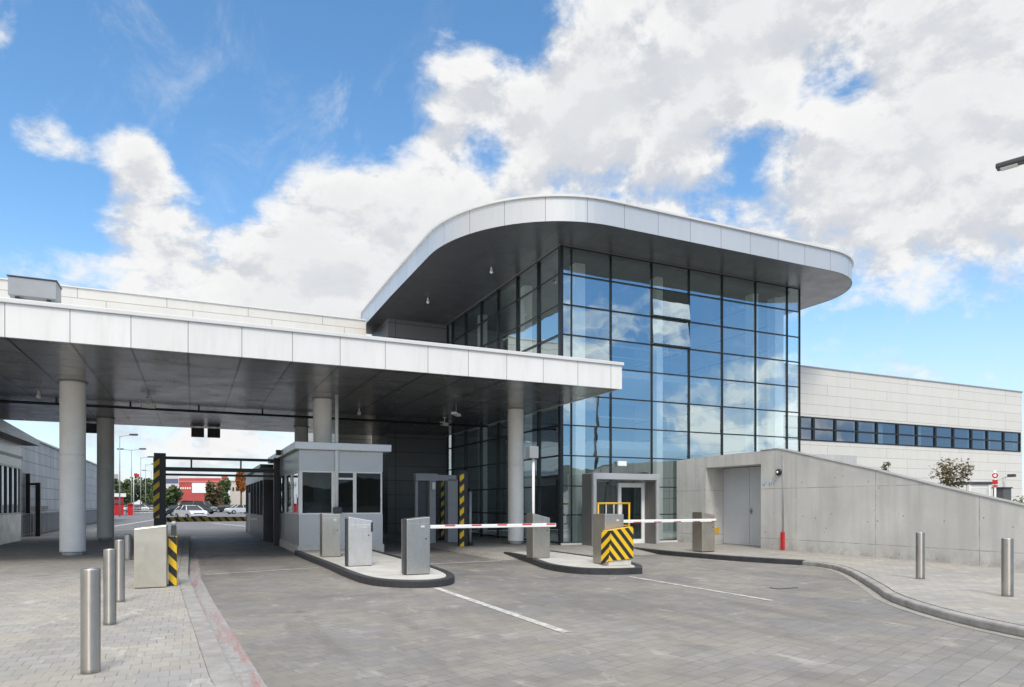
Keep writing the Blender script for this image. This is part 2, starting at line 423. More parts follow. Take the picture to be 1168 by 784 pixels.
    def build(s, name, parent=None, bevel=0.0):
        o0 = ORG.get(parent.name, (0, 0, 0)) if parent else ORG.get('__next', (0, 0, 0))
        me = bpy.data.meshes.new(name)
        me.from_pydata([(x - o0[0], y - o0[1], z - o0[2]) for x, y, z in s.v], [], s.f)
        for mt in s.mats: me.materials.append(mt)
        ul = me.uv_layers.new(name='UVMap')
        me.update()
        for k, p in enumerate(me.polygons):
            p.material_index = s.mi[k]; p.use_smooth = s.sm[k]
            u = s.uv[k]
            nn = p.normal; ax = (abs(nn.x), abs(nn.y), abs(nn.z))
            for q, li in enumerate(p.loop_indices):
                if u: ul.data[li].uv = u[q]
                else:
                    x, y, z = s.v[s.f[k][q]]
                    if ax[2] >= ax[0] and ax[2] >= ax[1]: ul.data[li].uv = (x, y)
                    elif ax[1] >= ax[0]: ul.data[li].uv = (x, z)
                    else: ul.data[li].uv = (y, z)
        o = bpy.data.objects.new(name, me); COL.objects.link(o)
        if parent: o.parent = parent; ORG[o.name] = o0
        else: o.location = o0; ORG[o.name] = o0
        if bevel:
            bm = o.modifiers.new('bevel', 'BEVEL'); bm.width = bevel; bm.segments = 2; bm.limit_method = 'ANGLE'
            bm.harden_normals = False
        return o
def tag(o, label=None, cat=None, group=None, kind=None):
    if label: o['label'] = label
    if cat: o['category'] = cat
    if group: o['group'] = group
    if kind: o['kind'] = kind
    return o
def thing(name, label, cat, loc=(0, 0, 0), group=None):
    o = bpy.data.objects.new(name, None); COL.objects.link(o); o.location = loc
    o.empty_display_size = .3
    ORG[o.name] = tuple(loc)
    return tag(o, label, cat, group)
def struct(o): return tag(o, kind='structure')
def copy_tree(o, parent=None, loc=None, rz=None, label=None):
    kids = [c for c in COL.objects if c.parent == o]
    c = o.copy(); COL.objects.link(c)
    if parent: c.parent = parent
    if loc is not None: c.location = loc
    if rz is not None: c.rotation_euler.z = rz
    if label: c['label'] = label
    for k in kids: copy_tree(k, c)
    return c

# ------------------------------------------------------------------ ground, roads, pavements, kerbs
ZP = .12
g = MB(); g.face([(-2500, -2500, -.02), (2500, -2500, -.02), (2500, 2500, -.02), (-2500, 2500, -.02)], M_ground); struct(g.build('ground'))
g = MB(); g.face([(-30, -40, 0), (40, -40, 0), (40, 37, 0), (-30, 37, 0)], M_road); struct(g.build('road'))
g = MB(); g.face([(-26, 37, .004), (26, 37, .004), (40, 300, .004), (-40, 300, .004)], M_asphalt); struct(g.build('asphalt_road'))
KL = [(1.0, -12), (.75, 2), (.33, 6.4), (.06, 12), (-.09, 16), (-.12, 30), (-.12, 37)]
KW = .2
def strip(poly, d0, d1, z, mat, mb):
    for a, b in zip(poly[:-1], poly[1:]):
        mb.face([(a[0]+d0, a[1], z), (a[0]+d1, a[1], z), (b[0]+d1, b[1], z), (b[0]+d0, b[1], z)], mat)
g = MB(); g.prism([(-40, -12)] + [(x - KW - .004, y) for x, y in KL] + [(-40, 37)], -.01, ZP, M_pavL, M_kerb); struct(g.build('pavement'))
g = MB(); g.prism([(x, y) for x, y in KL] + [(x - KW, y) for x, y in reversed(KL)], -.01, ZP - .004, M_kerb); struct(g.build('kerb', bevel=.012))
g = MB(); strip(KL, .002, .25, .005, M_gutter, g); struct(g.build('gutter'))
# right hand kerb: black painted blocks, then plain concrete curving to the camera
RK = [(13.42, 19.4), (13.38, 17), (13.72, 14.8), (14.15, 13.5), (14.40, 12.95)]
RG = [(14.40, 12.95), (14.42, 12.5), (14.2, 11.85), (13.75, 11.2), (13.15, 10.48), (12.4, 9.67), (11.7, 8.93), (11.1, 8.3), (10.62, 7.83), (10.22, 7.35), (9.78, 6.7), (9.42, 6.05), (9.15, 5.4), (8.98, 4.8), (8.85, 3.5), (8.85, -12)]
def offset(poly, d):
    out = []
    for i, p in enumerate(poly):
        a = poly[max(0, i-1)]; b = poly[min(len(poly)-1, i+1)]
        dx, dy = b[0]-a[0], b[1]-a[1]; l = math.hypot(dx, dy)
        out.append((p[0] - dy/l*d, p[1] + dx/l*d))
    return out
RKo = offset(RK, .22); RGo = offset(RG, .17)
pav = RKo + RGo
pp = [(13.0, 21.45)] + [(x + .003, y) for x, y in pav] + [(60, -12), (60, 60), (24, 60), (24, 21.45)]
g = MB(); g.prism(pp, -.01, ZP, M_pavR, M_kerb); struct(g.build('pavement'))
def ribbon(A, B, z0, z1, mat, name, bevel=.012):
    g = MB(); g.prism(A + list(reversed(B)), z0, z1, mat); return g.build(name, bevel=bevel)
tag(ribbon(RK, RKo, -.01, ZP + .012, M_blackkerb, 'kerb', .015), kind='structure')
tag(ribbon(RG, RGo, -.01, ZP - .002, M_kerb, 'kerb', .03), kind='structure')
_a = offset(RG, -.002); _b = offset(RG, -.15)
g = MB()
for k in range(len(_a) - 1): g.face([(*_b[k], .005), (*_b[k+1], .005), (*_a[k+1], .005), (*_a[k], .005)], M_gutterpale)
struct(g.build('gutter'))
# raised forecourt under the right end of the canopy, with a ramped edge
g = MB()
g.face([(7.9, 17.7, .002), (13.4, 17.7, .002), (13.4, 19.2, ZP), (8.3, 19.2, ZP)], M_pavR)
g.face([(8.3, 19.2, ZP), (13.4, 19.2, ZP), (13.4, 21.48, ZP), (12.0, 21.48, ZP), (12.0, 40, ZP), (8.3, 40, ZP)], M_pavR)
g.face([(8.3, 19.2, ZP), (8.3, 40, ZP), (7.9, 40, .002), (7.9, 17.7, .002)], M_pavR)
struct(g.build('forecourt'))
# painted lines and drains in the paving
g = MB()
g.face([(4.14, 7.4, .006), (4.27, 7.4, .006), (4.25, 12.4, .006), (4.12, 12.4, .006)], M_line)
g.face([(8.62, 8.4, .006), (8.72, 8.4, .006), (8.74, 12.5, .006), (8.64, 12.5, .006)], M_line)
g.face([(.26, 16.85, .006), (2.85, 17.5, .006), (2.85, 17.62, .006), (.26, 16.97, .006)], M_line)
g.face([(5.35, 17.3, .006), (7.85, 17.45, .006), (7.85, 17.57, .006), (5.35, 17.42, .006)], M_line)
struct(g.build('road_marking'))
g = MB()
for a, b, w in (((-5.5, 50), (-2.8, 88), .16), ((6.3, 38.4), (4.6, 46), .14), ((4.6, 46), (1.5, 62), .14)):
    g.face([(a[0]-w, a[1], .009), (a[0]+w, a[1], .009), (b[0]+w, b[1], .009), (b[0]-w, b[1], .009)], M_line)
struct(g.build('road_marking'))
dr = MB(); x, y = 10.2, 9.6; dr.prism([(x-.25, y-.12), (x+.25, y-.12), (x+.25, y+.12), (x-.25, y+.12)], .001, .008, M_black)
for k in range(6): dr.box(x-.22+k*.075, x-.18+k*.075, y-.1, y+.1, .006, .014, M_kerb)
tag(dr.build('drain_cover'), 'small dark iron drain cover in the road near the curved kerb', 'drain cover')

# ------------------------------------------------------------------ entrance canopy
X0, X1, Y0, Y1 = -14.0, 11.93, 17.56, 35.0
ZS, ZT = 5.12, 5.84
cn = thing('entrance_canopy', 'long flat white-edged canopy on round columns over the entry lanes', 'canopy', (0, 26, 0))
d = MB()
d.box(X0, X1 - .06, Y0 + .06, Y1, ZS + .03, ZT - .06, M_lip); d.build('roof_deck', cn)
d = MB()
d.box(X0, X1, Y0, Y0 + .06, ZS, ZT - .006, M_fascia)
d.box(X1 - .06, X1, Y0 + .06, Y1, ZS, ZT - .006, M_fascia)
d.build('fascia', cn)
d = MB()
d.box(X0, X1 + .05, Y0 - .05, Y0 + .22, ZT, ZT + .10, M_lip)
d.box(X1 - .2, X1 + .05, Y0 + .22, Y1, ZT, ZT + .10, M_lip)
d.build('edge_flashing', cn, .012)
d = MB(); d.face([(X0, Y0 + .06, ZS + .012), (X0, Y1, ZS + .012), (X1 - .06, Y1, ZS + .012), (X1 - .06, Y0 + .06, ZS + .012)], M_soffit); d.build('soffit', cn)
for (cx, cy, zb, r) in ((-3.15, 23.3, ZP, .325), (3.95, 23.5, 0, .30), (10.9, 23.0, ZP, .295), (-3.25, 32.5, ZP, .31), (4.5, 32.4, 0, .30), (-10.2, 23.3, ZP, .32)):
    c = MB()
    zj = zb + 2.9
    c.lathe(cx, cy, [(r, zb + .10), (r, zb + .14), (r, zj - .05), (r, zj - .012), (r - .006, zj - .0119), (r - .006, zj + .0119), (r, zj + .012), (r, zj + .05), (r, ZS - .05), (r, ZS + .005)], M_column, 40)
    co = c.build('column', cn)
    c = MB(); c.lathe(cx, cy, [(r * .82, zb), (r * .82, zb + .10)], M_concplain, 32); c.build('column_base', co)
    c = MB(); c.lathe(cx, cy, [(r + .05, ZS - .012), (r + .05, ZS + .008)], M_grey, 32); c.build('collar', co)
c = MB(); c.tube((X0, 27.6, 5.0), (X1 - .2, 27.6, 5.0), .045, M_black)
for k in range(12): c.box(X0 + 1 + k*2.2 - .03, X0 + 1 + k*2.2 + .03, 27.56, 27.64, 4.98, 5.13, M_black)
c.build('cable_pipe', cn)

def soffit_camera(loc, rz, label):
    t = thing('security_camera', label, 'camera', loc, 'cameras and lamps under the canopy')
    x, y, z = loc
    m = MB(); m.tube((x, y, z), (x, y, z - .22), .022, M_white, n=10); m.box(x-.06, x+.06, y-.06, y+.06, z-.02, z, M_white); m.build('bracket', t)
    m = MB(); m.box(x - .21, x + .21, y - .065, y + .065, z - .34, z - .22, M_white); m.box(x - .27, x + .23, y - .08, y + .08, z - .222, z - .205, M_white); m.build('housing', t, .012)
    m = MB(); m.tube((x - .21, y, z - .28), (x - .235, y, z - .28), .045, M_black); m.build('lens', t)
    t.rotation_euler.z = rz
    return t
soffit_camera((-1.35, 25.7, ZS + .01), R(200), 'white security camera hanging from the canopy soffit right of the dark rear column')
soffit_camera((9.3, 26.4, ZS + .01), R(40), 'white security camera hanging from the soffit just left of the slim right column')
def soffit_spot(loc, label):
    t = thing('downlight', label, 'lamp', loc, 'cameras and lamps under the canopy')
    x, y, z = loc
    m = MB(); m.tube((x, y, z), (x, y, z - .1), .025, M_white, n=10); m.build('stem', t)
    m = MB(); m.lathe(x, y, [(.03, z - .1), (.06, z - .14), (.07, z - .22), (.03, z - .25)], M_lamp, 16); m.build('lamp_head', t)
    return t
soffit_spot((-4.35, 25.5, ZS + .01), 'small white lamp under the canopy just left of the thick front column')
soffit_spot((5.55, 25.2, ZS + .01), 'small white lamp under the canopy just right of the column behind the guard booth')
def flood(loc, rz, tilt, label):
    t = thing('floodlight', label, 'lamp', loc, 'cameras and lamps under the canopy')
    x, y, z = loc
    m = MB(); m.tube((x, y, z), (x, y, z - .3), .02, M_grey, n=8); m.build('stem', t)
    m = MB(); m.box(x - .35, x + .35, y - .09, y + .09, z - .37, z - .29, M_white); h = m.build('lamp_head', t, .01)
    t.rotation_euler = (0, 0, rz)
    return t
flood((8.5, 22.9, ZS + .01), R(55), 0, 'white tube floodlight under the canopy above the taller striped post')
def signal_box(loc, label):
    t = thing('signal_box', label, 'signal', loc, 'signal boxes hanging at the rear edge of the canopy')
    x, y, z = loc
    m = MB(); m.box(x - .27, x + .27, y - .1, y + .1, z - .45, z - .04, M_black); m.build('case', t, .01)
    m = MB(); m.tube((x - .15, y, z - .05), (x - .15, y, z), .015, M_black, n=8); m.tube((x + .15, y, z - .05), (x + .15, y, z), .015, M_black, n=8); m.build('hanger', t)
    return t
signal_box((.2, 34.5, ZS), 'dark signal box at the canopy rear edge, left one of the close pair')
signal_box((.88, 34.5, ZS), 'dark signal box at the canopy rear edge, right one of the close pair')
signal_box((-3.95, 34.5, ZS), 'dark signal box peeking out left of the dark rear column')

# box on the canopy roof
t = thing('roof_cabinet', 'grey metal cabinet on small feet on top of the canopy roof', 'cabinet', (-3.2, 18.4, ZT + .1))
m = MB(); m.box(-3.65, -2.76, 18.1, 18.75, 6.16, 6.56, M_grey); m.build('case', t, .01)
m = MB(); m.box(-3.67, -2.74, 18.08, 18.77, 6.562, 6.585, M_boothdark); m.build('lid', t)
for fx in (-3.5, -2.92):
    m = MB(); m.box(fx - .04, fx + .04, 18.2, 18.65, ZT + .1, 6.16, M_boothdark); m.build('foot', t)

# ------------------------------------------------------------------ terminal building
tb = thing('terminal_building', 'modern terminal with glass corner, curved metal roof and pale clad wings', 'building', (14, 30, 0))
# roof outline (plan), counter-clockwise seen from above starting at the left rear
arcL = []
def arc(cx, cy, rx, ry, a0, a1, n):
    return [(cx + rx*math.cos(R(a0 + (a1-a0)*k/n)), cy + ry*math.sin(R(a0 + (a1-a0)*k/n))) for k in range(n+1)]
out = [(8.35, 37.2), (8.1, 36.0), (8.02, 30)]
out += arc(12.7, 24.5, 4.68, 5.22, 180, 270, 22)
out += arc(23.1, 22.6, 3.3, 3.33, -90, 0, 16)
out += [(26.4, 38)]
ZR0, ZR1 = 10.9, 11.69
rf = MB()
n = len(out); u = 0.0; us = [0.0]
for a, b in zip(out[:-1], out[1:]): us.append(us[-1] + math.hypot(b[0]-a[0], b[1]-a[1]))
u0 = us[len(out)//2] % 1.4
for k in range(n - 1):
    a, b = out[k], out[k+1]
    rf.face([(a[0], a[1], ZR0), (b[0], b[1], ZR0), (b[0], b[1], ZR1), (a[0], a[1], ZR1)], M_rooffascia,
            [(us[k], ZR0), (us[k+1], ZR0), (us[k+1], ZR1), (us[k], ZR1)], True)
rp = rf.build('roof_fascia', tb)
rf = MB(); rf.prism(offset(list(reversed(out)), .07)[::-1], ZR1 + .002, ZR1 + .075, M_lip); rf.build('roof_flashing', rp)
ins = offset(out, .02)
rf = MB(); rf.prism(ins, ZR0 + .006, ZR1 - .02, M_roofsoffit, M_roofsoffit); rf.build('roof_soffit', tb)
for (sx, sy) in ((10.6, 24.6), (9.6, 29.5)):
    m = MB(); m.tube((sx, sy, ZR0), (sx, sy, ZR0 - .16), .03, M_white, n=10); m.lathe(sx, sy, [(.03, ZR0 - .26), (.06, ZR0 - .23), (.055, ZR0 - .14), (.03, ZR0 - .12)], M_lamp, 14)
    m.build('soffit_lamp', tb)
# curtain walls
XS = [12.0, 12.43, 14.12, 15.98, 17.78, 19.47, 21.26, 23.05, 23.78]
ZZ = [.2, 1.2, 2.25, 3.35, 4.45, 5.55, 6.65, 7.72, 8.8, 9.9, 10.87]
YS = [21.5, 23.3, 25.17, 27.12, 29.0, 31.0, 32.87, 33.58]
YF = 21.5
rng = random.Random(3)
def pane(mb, p0, du, dv, nrm, mat, tilt=.0035):
    """glass pane as a thin quad set in its frame, very slightly out of true"""
    a, b = rng.gauss(0, tilt), rng.gauss(0, tilt)
    pts = []
    for (s, q) in ((0, 0), (1, 0), (1, 1), (0, 1)):
        off = (s - .5) * a * 1.5 + (q - .5) * b
        pts.append(tuple(p0[k] + du[k]*s + dv[k]*q + nrm[k]*off for k in range(3)))
    mb.face(pts, mat)
fr = MB()
for i, x in enumerate(XS):
    w = .06 if i == 0 else (.016 if i == 1 else .021)
    fr.box(x - w, x + w, YF - (.05 if i == 0 else .03), YF + (.12 if i == 0 else .045), .12, ZZ[-1] + .03, M_frame)
for k, z in enumerate(ZZ):
    for i in range(8):
        fr.box(XS[i] + (.06 if i == 0 else .028), XS[i+1] - .028, YF - .022, YF + .04, z - .02, z + .02, M_frame)
cw = fr.build('curtain_wall', tb)
m = MB(); m.box(11.94, 17.1, YF - .12, YF - .055, ZP, .19, M_lip); m.build('glazing_sill', cw)
for i in range(8):
    for k in range(10):
        if i > 3 and k < 2: continue
        m = MB()
        x0, x1, z0, z1 = XS[i] + .02, XS[i+1] - .02, ZZ[k] + .01, ZZ[k+1] - .01
        if i == 3 and k in (7, 8):     # two top-hung lights standing ajar
            o = -.10
            m.face([(x0, YF + o, z0 + .02), (x1, YF + o, z0 + .02), (x1, YF + .02, z1), (x0, YF + .02, z1)], M_glass)
            m.box(x0, x1, YF + o - .01, YF + o + .03, z0 - .01, z0 + .045, M_frame)
        else:
            pane(m, (x0, YF + .03, z0), (x1 - x0, 0, 0), (0, 0, z1 - z0), (0, 1, 0), M_glass)
        m.build('glass_pane', cw)
XF = 12.0
fr = MB()
for i, y in enumerate(YS[1:]):
    fr.box(XF - .05, XF + .06, y - .03, y + .03, .12, ZZ[-1] + .03, M_frame)
for z in ZZ:
    for i in range(7):
        fr.box(XF - .035, XF + .05, YS[i] + (.125 if i == 0 else .03), YS[i+1] - .03, z - .025, z + .025, M_frame)
cs = fr.build('curtain_wall', tb)
for i in range(7):       # one storey-high run of glass per bay: lower (under the canopy) and upper
    for (k0, k1) in ((0, 3), (3, 5), (5, 7), (7, 8), (8, 9), (9, 10)):
        m = MB()
        for k in range(k0, k1):
            pane(m, (XF + .03, YS[i] + .03, ZZ[k] + .01), (0, YS[i+1] - YS[i] - .05, 0), (0, 0, ZZ[k+1] - ZZ[k] - .02), (1, 0, 0), M_glass)
        m.build('glass_pane', cs)
# head trim above the glass
m = MB(); m.box(11.88, 23.9, YF - .10, YF + .12, ZZ[-1] + .03, ZR0 + .005, M_portalside); m.box(11.88, 12.1, YF + .12, 33.6, ZZ[-1] + .03, ZR0 + .005, M_portalside); m.build('head_trim', tb)
# interior: floor, back walls, columns, gallery
m = MB()
m.box(12.15, 23.7, 21.65, 36, .05, .16, M_interior)
m.build('interior_floor', tb)
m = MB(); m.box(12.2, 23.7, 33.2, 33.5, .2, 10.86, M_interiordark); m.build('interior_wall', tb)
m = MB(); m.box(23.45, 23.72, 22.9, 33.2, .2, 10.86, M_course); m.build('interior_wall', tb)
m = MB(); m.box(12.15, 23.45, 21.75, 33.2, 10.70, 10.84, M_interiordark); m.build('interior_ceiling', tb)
for zf in (4.45, 7.7):
    m = MB(); m.box(16.4, 23.4, 26.0, 33.2, zf - .35, zf, M_interior); m.tube((16.4, 26.0, zf + 1.05), (23.4, 26.0, zf + 1.05), .035, M_portal)
    m.tube((16.4, 26.0, zf + .55), (23.4, 26.0, zf + .55), .02, M_portal)
    m.build('gallery', tb)
for (px, w) in ((659, .42), (749, .30), (858, .30), (885, .5)):
    dx, dy = ray(px); x = dx * 22.5 / dy
    m = MB(); m.box(x - w/2, x + w/2, 22.3, 22.75, .16, 10.7, M_interior); m.build('interior_column', tb)
for y in (25.5, 30.3):
    m = MB(); m.box(12.5, 12.85, y, y + .4, .16, 10.7, M_interior); m.build('interior_column', tb)
# grey return walls left of the glass
m = MB()
m.box(8.84, 11.99, 33.6, 37.0, 0, ZR0, M_greyclad)
m.build('grey_wall', tb)
m = MB(); m.box(6.9, 8.835, 37.0, 48, 0, ZR0 - .3, M_creamblock); m.build('rear_wall', tb)
# storey bridging the road behind the canopy
m = MB(); m.box(-42, 8.0, 34.7, 37.4, ZT - .05, 10.93, M_creamblock); m.build('bridge_block', tb)
m = MB(); m.box(-42, 7.98, 34.64, 34.95, 10.935, 10.985, M_lip); m.build('parapet_flashing', tb)
# right wing with a strip of windows
WY = 22.6
WX0, WX1, WZ = 23.85, 42.15, 7.86
WW = [25.02, 25.89, 27.31, 28.79, 30.18, 31.7, 33.15, 34.61, 36.07, 37.59, 38.98, 40.45, 42.0]
Wz0, Wz1 = 4.5, 5.6
m = MB()
m.box(WX0, WX1, WY, WY + .3, 0, Wz0, M_cream); m.box(WX0, WX1, WY, WY + .3, Wz1, WZ, M_cream)
m.box(WX0, 24.0, WY + .001, WY + .3, Wz0, Wz1, M_frame); m.box(42.0, WX1, WY, WY + .3, Wz0, Wz1, M_cream)
m.box(WX0, WX1, WY + .3, 40, WZ - .3, WZ - .05, M_lip); m.box(WX1 - .3, WX1, WY + .3, 40, 0, WZ - .3, M_cream)
m.box(24, WX1 - .3, 30, 30.2, 0, WZ - .3, M_interiordark); m.box(24, WX1 - .3, WY + .3, 30, 3.9, 4.1, M_interiordark)
wing = m.build('wing_wall', tb)
m = MB(); m.box(WX0, WX1 + .03, WY - .04, WY + .3, WZ + .002, WZ + .05, M_grey); m.build('parapet_flashing', wing)
WW2 = [24.0] + WW
for a, b in zip(WW2[:-1], WW2[1:]):
    m = MB(); e = .055
    m.box(a, a + e, WY - .02, WY + .1, Wz0, Wz1, M_frame); m.box(b - e, b - .002, WY - .02, WY + .1, Wz0, Wz1, M_frame)
    zc = (Wz0 + Wz1) / 2
    for z0, z1 in ((Wz0, Wz0 + .06), (zc - .035, zc + .035), (Wz1 - .06, Wz1)):
        m.box(a + e, b - e, WY - .018, WY + .1, z0, z1, M_frame)
    w = m.build('strip_window', tb)
    m = MB(); pane(m, (a + e, WY + .04, Wz0 + .06), (b - a - 2*e, 0, 0), (0, 0, zc - Wz0 - .09), (0, 1, 0), M_win, .003)
    pane(m, (a + e, WY + .04, zc + .035), (b - a - 2*e, 0, 0), (0, 0, Wz1 - zc - .09), (0, 1, 0), M_win, .003)
    if rng.random() < .5:
        m.box(a + e, a + e + (b-a)*rng.uniform(.2, .5), WY + .25, WY + .27, Wz0, Wz1, M_interior)
    m.build('pane', w)
# glazed entrance vestibule
VX0, VX1, VY, VZ = 12.80, 15.66, 20.6, 2.70
m = MB()
m.box(VX0, VX0 + .13, VY, YF - .125, ZP, VZ - .22, M_portal); m.box(VX1 - .13, VX1, VY, YF - .125, ZP, VZ - .22, M_portal)
m.box(VX0, VX1, VY, YF - .125, VZ - .22, VZ, M_portal)
v = m.build('vestibule', tb, .01)
m = MB(); m.box(VX0 - .012, VX0 - .002, VY + .12, YF - .126, ZP, VZ - .02, M_portalside); m.build('side_panel', v)
m = MB(); m.box(VX1 - .145, VX1 - .133, VY + .06, VY + .64, ZP, VZ - .27, M_portalside); m.build('side_panel', v)
m = MB(); m.box(VX0 + .135, 14.27, VY + .70, VY + .71, ZP + .05, VZ - .27, M_glassdoor); m.build('side_light', v)
m = MB()
dx0, dx1 = 14.29, 15.47
m.box(dx0, dx0 + .13, VY + .66, VY + .76, ZP, VZ - .32, M_white); m.box(dx1 - .13, dx1, VY + .66, VY + .76, ZP, VZ - .32, M_white)
m.box(dx0 + .13, dx1 - .13, VY + .66, VY + .76, VZ - .48, VZ - .32, M_white); m.box(dx0 + .13, dx1 - .13, VY + .66, VY + .76, ZP, ZP + .16, M_white)
dd = m.build('door', v, .006)
m = MB(); m.box(dx0 + .13, dx1 - .13, VY + .70, VY + .71, ZP + .16, VZ - .48, M_glassdoor); m.build('pane', dd)
m = MB(); m.tube((dx0 + .065, VY + .60, .95), (dx0 + .065, VY + .60, 1.25), .018, M_white); m.tube((dx0 + .065, VY + .66, 1.0), (dx0 + .065, VY + .60, 1.0), .012, M_white); m.tube((dx0 + .065, VY + .66, 1.2), (dx0 + .065, VY + .60, 1.2), .012, M_white); m.build('handle', dd)
m = MB(); m.box(14.35, 14.72, YF - .15, YF - .055, 3.02, 3.20, M_white); m.build('wall_lamp', tb, .01)

# ------------------------------------------------------------------ concrete ramp wall with the double doors
cwall = thing('concrete_wall', 'fair-faced grey concrete ramp wall with a sloping top and a grey double door', 'wall', (17.1, 17, ZP))
WXa, WXb = 17.1, 17.97
m = MB()
m.yz([(19.75, ZP), (21.42, ZP), (21.42, 3.30), (19.75, 3.335)], WXa, WXb, M_conc)
m.yz([(17.06, 2.93), (19.75, 2.93), (19.75, 3.335), (17.06, 3.36)], WXa, WXb, M_conc)
m.yz([(3.0, ZP), (17.06, ZP), (17.06, 3.36), (16.35, 3.365), (15.53, 3.16), (14.24, 2.84), (12.82, 2.50), (11.56, 2.15), (10.45, 1.86), (9.13, 1.53), (6.5, .85), (3.0, .2)], WXa, WXa + .34, M_conc)
m.box(WXa + .34, WXb, 16.2, 17.06, ZP, 3.0, M_conc)
m.build('wall', cwall)
m = MB()
top = [(21.44, 3.30), (17.06, 3.36), (16.35, 3.365), (15.53, 3.16), (14.24, 2.84), (12.82, 2.50), (11.56, 2.15), (10.45, 1.86), (9.13, 1.53), (6.5, .85), (3.0, .2)]
for a, b in zip(top[1:-1], top[2:]):
    m.yz([(b[0], b[1] + .002), (a[0], a[1] + .002), (a[0], a[1] + .035), (b[0], b[1] + .035)], WXa - .012, WXa + .355, M_coping)
m.build('coping', cwall)
m = MB(); m.box(WXb, 21, 16.5, 21.42, 3.0, 3.28, M_concplain); m.box(20.7, 21, 16.5, 21.42, 0, 3.0, M_concplain); m.build('roof_slab', cwall)
for (ya, yb) in ((17.08, 18.395), (18.41, 19.73)):
    m = MB(); m.box(WXb - .06, WXb - .005, ya, yb, ZP + .01, 2.91, M_door); dr_ = m.build('door', cwall, .006)
    if ya < 17.5:
        m = MB(); m.box(WXb - .075, WXb - .06, 18.27, 18.35, 1.25, 1.45, M_steel); m.tube((WXb - .075, 18.31, 1.35), (WXb - .13, 18.31, 1.35), .012, M_black); m.tube((WXb - .13, 18.32, 1.35), (WXb - .13, 18.20, 1.35), .012, M_black); m.build('handle', dr_)
m = MB(); m.box(WXb - .045, WXb, 17.062, 19.748, 2.912, 2.928, M_boothdark); m.build('door_frame', cwall)
m = MB(); m.lathe(0, 0, [(.10, 0), (.11, .02), (.10, .07), (.05, .09)], M_black, 18)
m.v = [(WXa - z, 16.27 + x, 2.62 + y) for x, y, z in m.v]; m.f = [tuple(reversed(f)) for f in m.f]; lt = m.build('bulkhead_lamp', cwall)
m = MB(); m.ball((WXa - .085, 16.27, 2.62), .045, M_lamp); m.build('lamp_lens', lt)
m = MB(); m.tube((WXa - .02, 16.10, .7), (WXa - .02, 16.10, 3.25), .017, M_grey, n=8); m.build('conduit', cwall)
m = MB(); m.box(WXa - .08, WXa - .005, 16.04, 16.16, ZP, .70, M_red); m.build('pipe_guard', cwall, .012)
m = MB()
for (ya, za, yb, zb) in ((16.98, 2.33, 16.93, 2.2), (16.93, 2.2, 16.8, 2.42), (16.7, 2.2, 16.66, 2.38), (16.62, 2.22, 16.55, 2.4), (16.5, 2.22, 16.44, 2.36)):
    m.tube((WXa - .001, ya, za), (WXa - .001, yb, zb), .012, M_bluepaint, n=6)
m.build('paint_scribble', cwall)
m = MB(); m.box(WXa + .4, WXa + .62, 19.744, 19.749, .5, .72, M_yellow); m.build('yellow_patch', cwall)

# ------------------------------------------------------------------ guard booth in the middle
BX0, BX1, BY0, BY1 = 3.04, 5.72, 22.4, 29.6
bt = thing('guard_booth', 'grey metal guard booth with white framed windows under the canopy', 'booth', (4.4, 25, 0))
m = MB()
m.box(BX0, BX1, BY0, BY0 + .08, .27, 1.26, M_booth); m.box(BX0, BX1, BY0, BY0 + .08, 2.66, 3.32, M_booth)
m.box(BX0, BX0 + .08, BY0 + .08, BY1, .27, 1.26, M_booth); m.box(BX0, BX0 + .08, BY0 + .08, BY1, 2.66, 3.32, M_booth)
m.box(BX1 - .08, BX1, BY0 + .08, BY1, .27, 3.32, M_booth); m.box(BX0 + .08, BX1 - .08, BY1 - .08, BY1, .27, 3.32, M_booth)
m.build('wall', bt)
m = MB(); m.box(BX0 - .04, BX1 + .04, BY0 - .05, BY1 + .04, 0, .268, M_cream_plain); m.build('plinth', bt, .01)
m = MB(); m.box(BX0 - .15, BX1 + .24, BY0 - .22, BY1 + 1.2, 3.325, 3.56, M_boothroof); m.build('roof', bt, .015)
m = MB(); m.box(BX0 + .09, BX1 - .09, BY0 + .09, BY1 - .09, .2, .27, M_interiordark); m.box(BX0 + .1, BX1 - .1, BY0 + .5, BY0 + 1.1, .95, 1.0, M_interiordark); m.build('interior', bt)
def window(xa, xb, za, zb, transom=None, fr=.05, par=bt):
    m = MB(); y0, y1 = BY0 - .015, BY0 + .075
    m.box(xa, xa + fr, y0, y1, za, zb, M_white); m.box(xb - fr, xb, y0, y1, za, zb, M_white)
    m.box(xa + fr, xb - fr, y0, y1, za, za + fr, M_white); m.box(xa + fr, xb - fr, y0, y1, zb - fr, zb, M_white)
    if transom: m.box(xa + fr, xb - fr, y0, y1, transom - .03, transom + .03, M_white)
    w = m.build('window', par, .004)
    m = MB(); m.face([(xa + fr, BY0 + .04, za + fr), (xb - fr, BY0 + .04, za + fr), (xb - fr, BY0 + .04, zb - fr), (xa + fr, BY0 + .04, zb - fr)], M_glassdark); m.build('pane', w)
window(BX0 + .05, 4.10, 1.262, 2.658); window(4.105, 4.79, 1.262, 2.658, 2.42); window(4.795, BX1 - .02, 1.262, 2.658)
m = MB(); m.box(BX0, BX0 + .048, BY0 - .012, BY0 + .08, 1.262, 2.658, M_white); m.build('corner_post', bt)
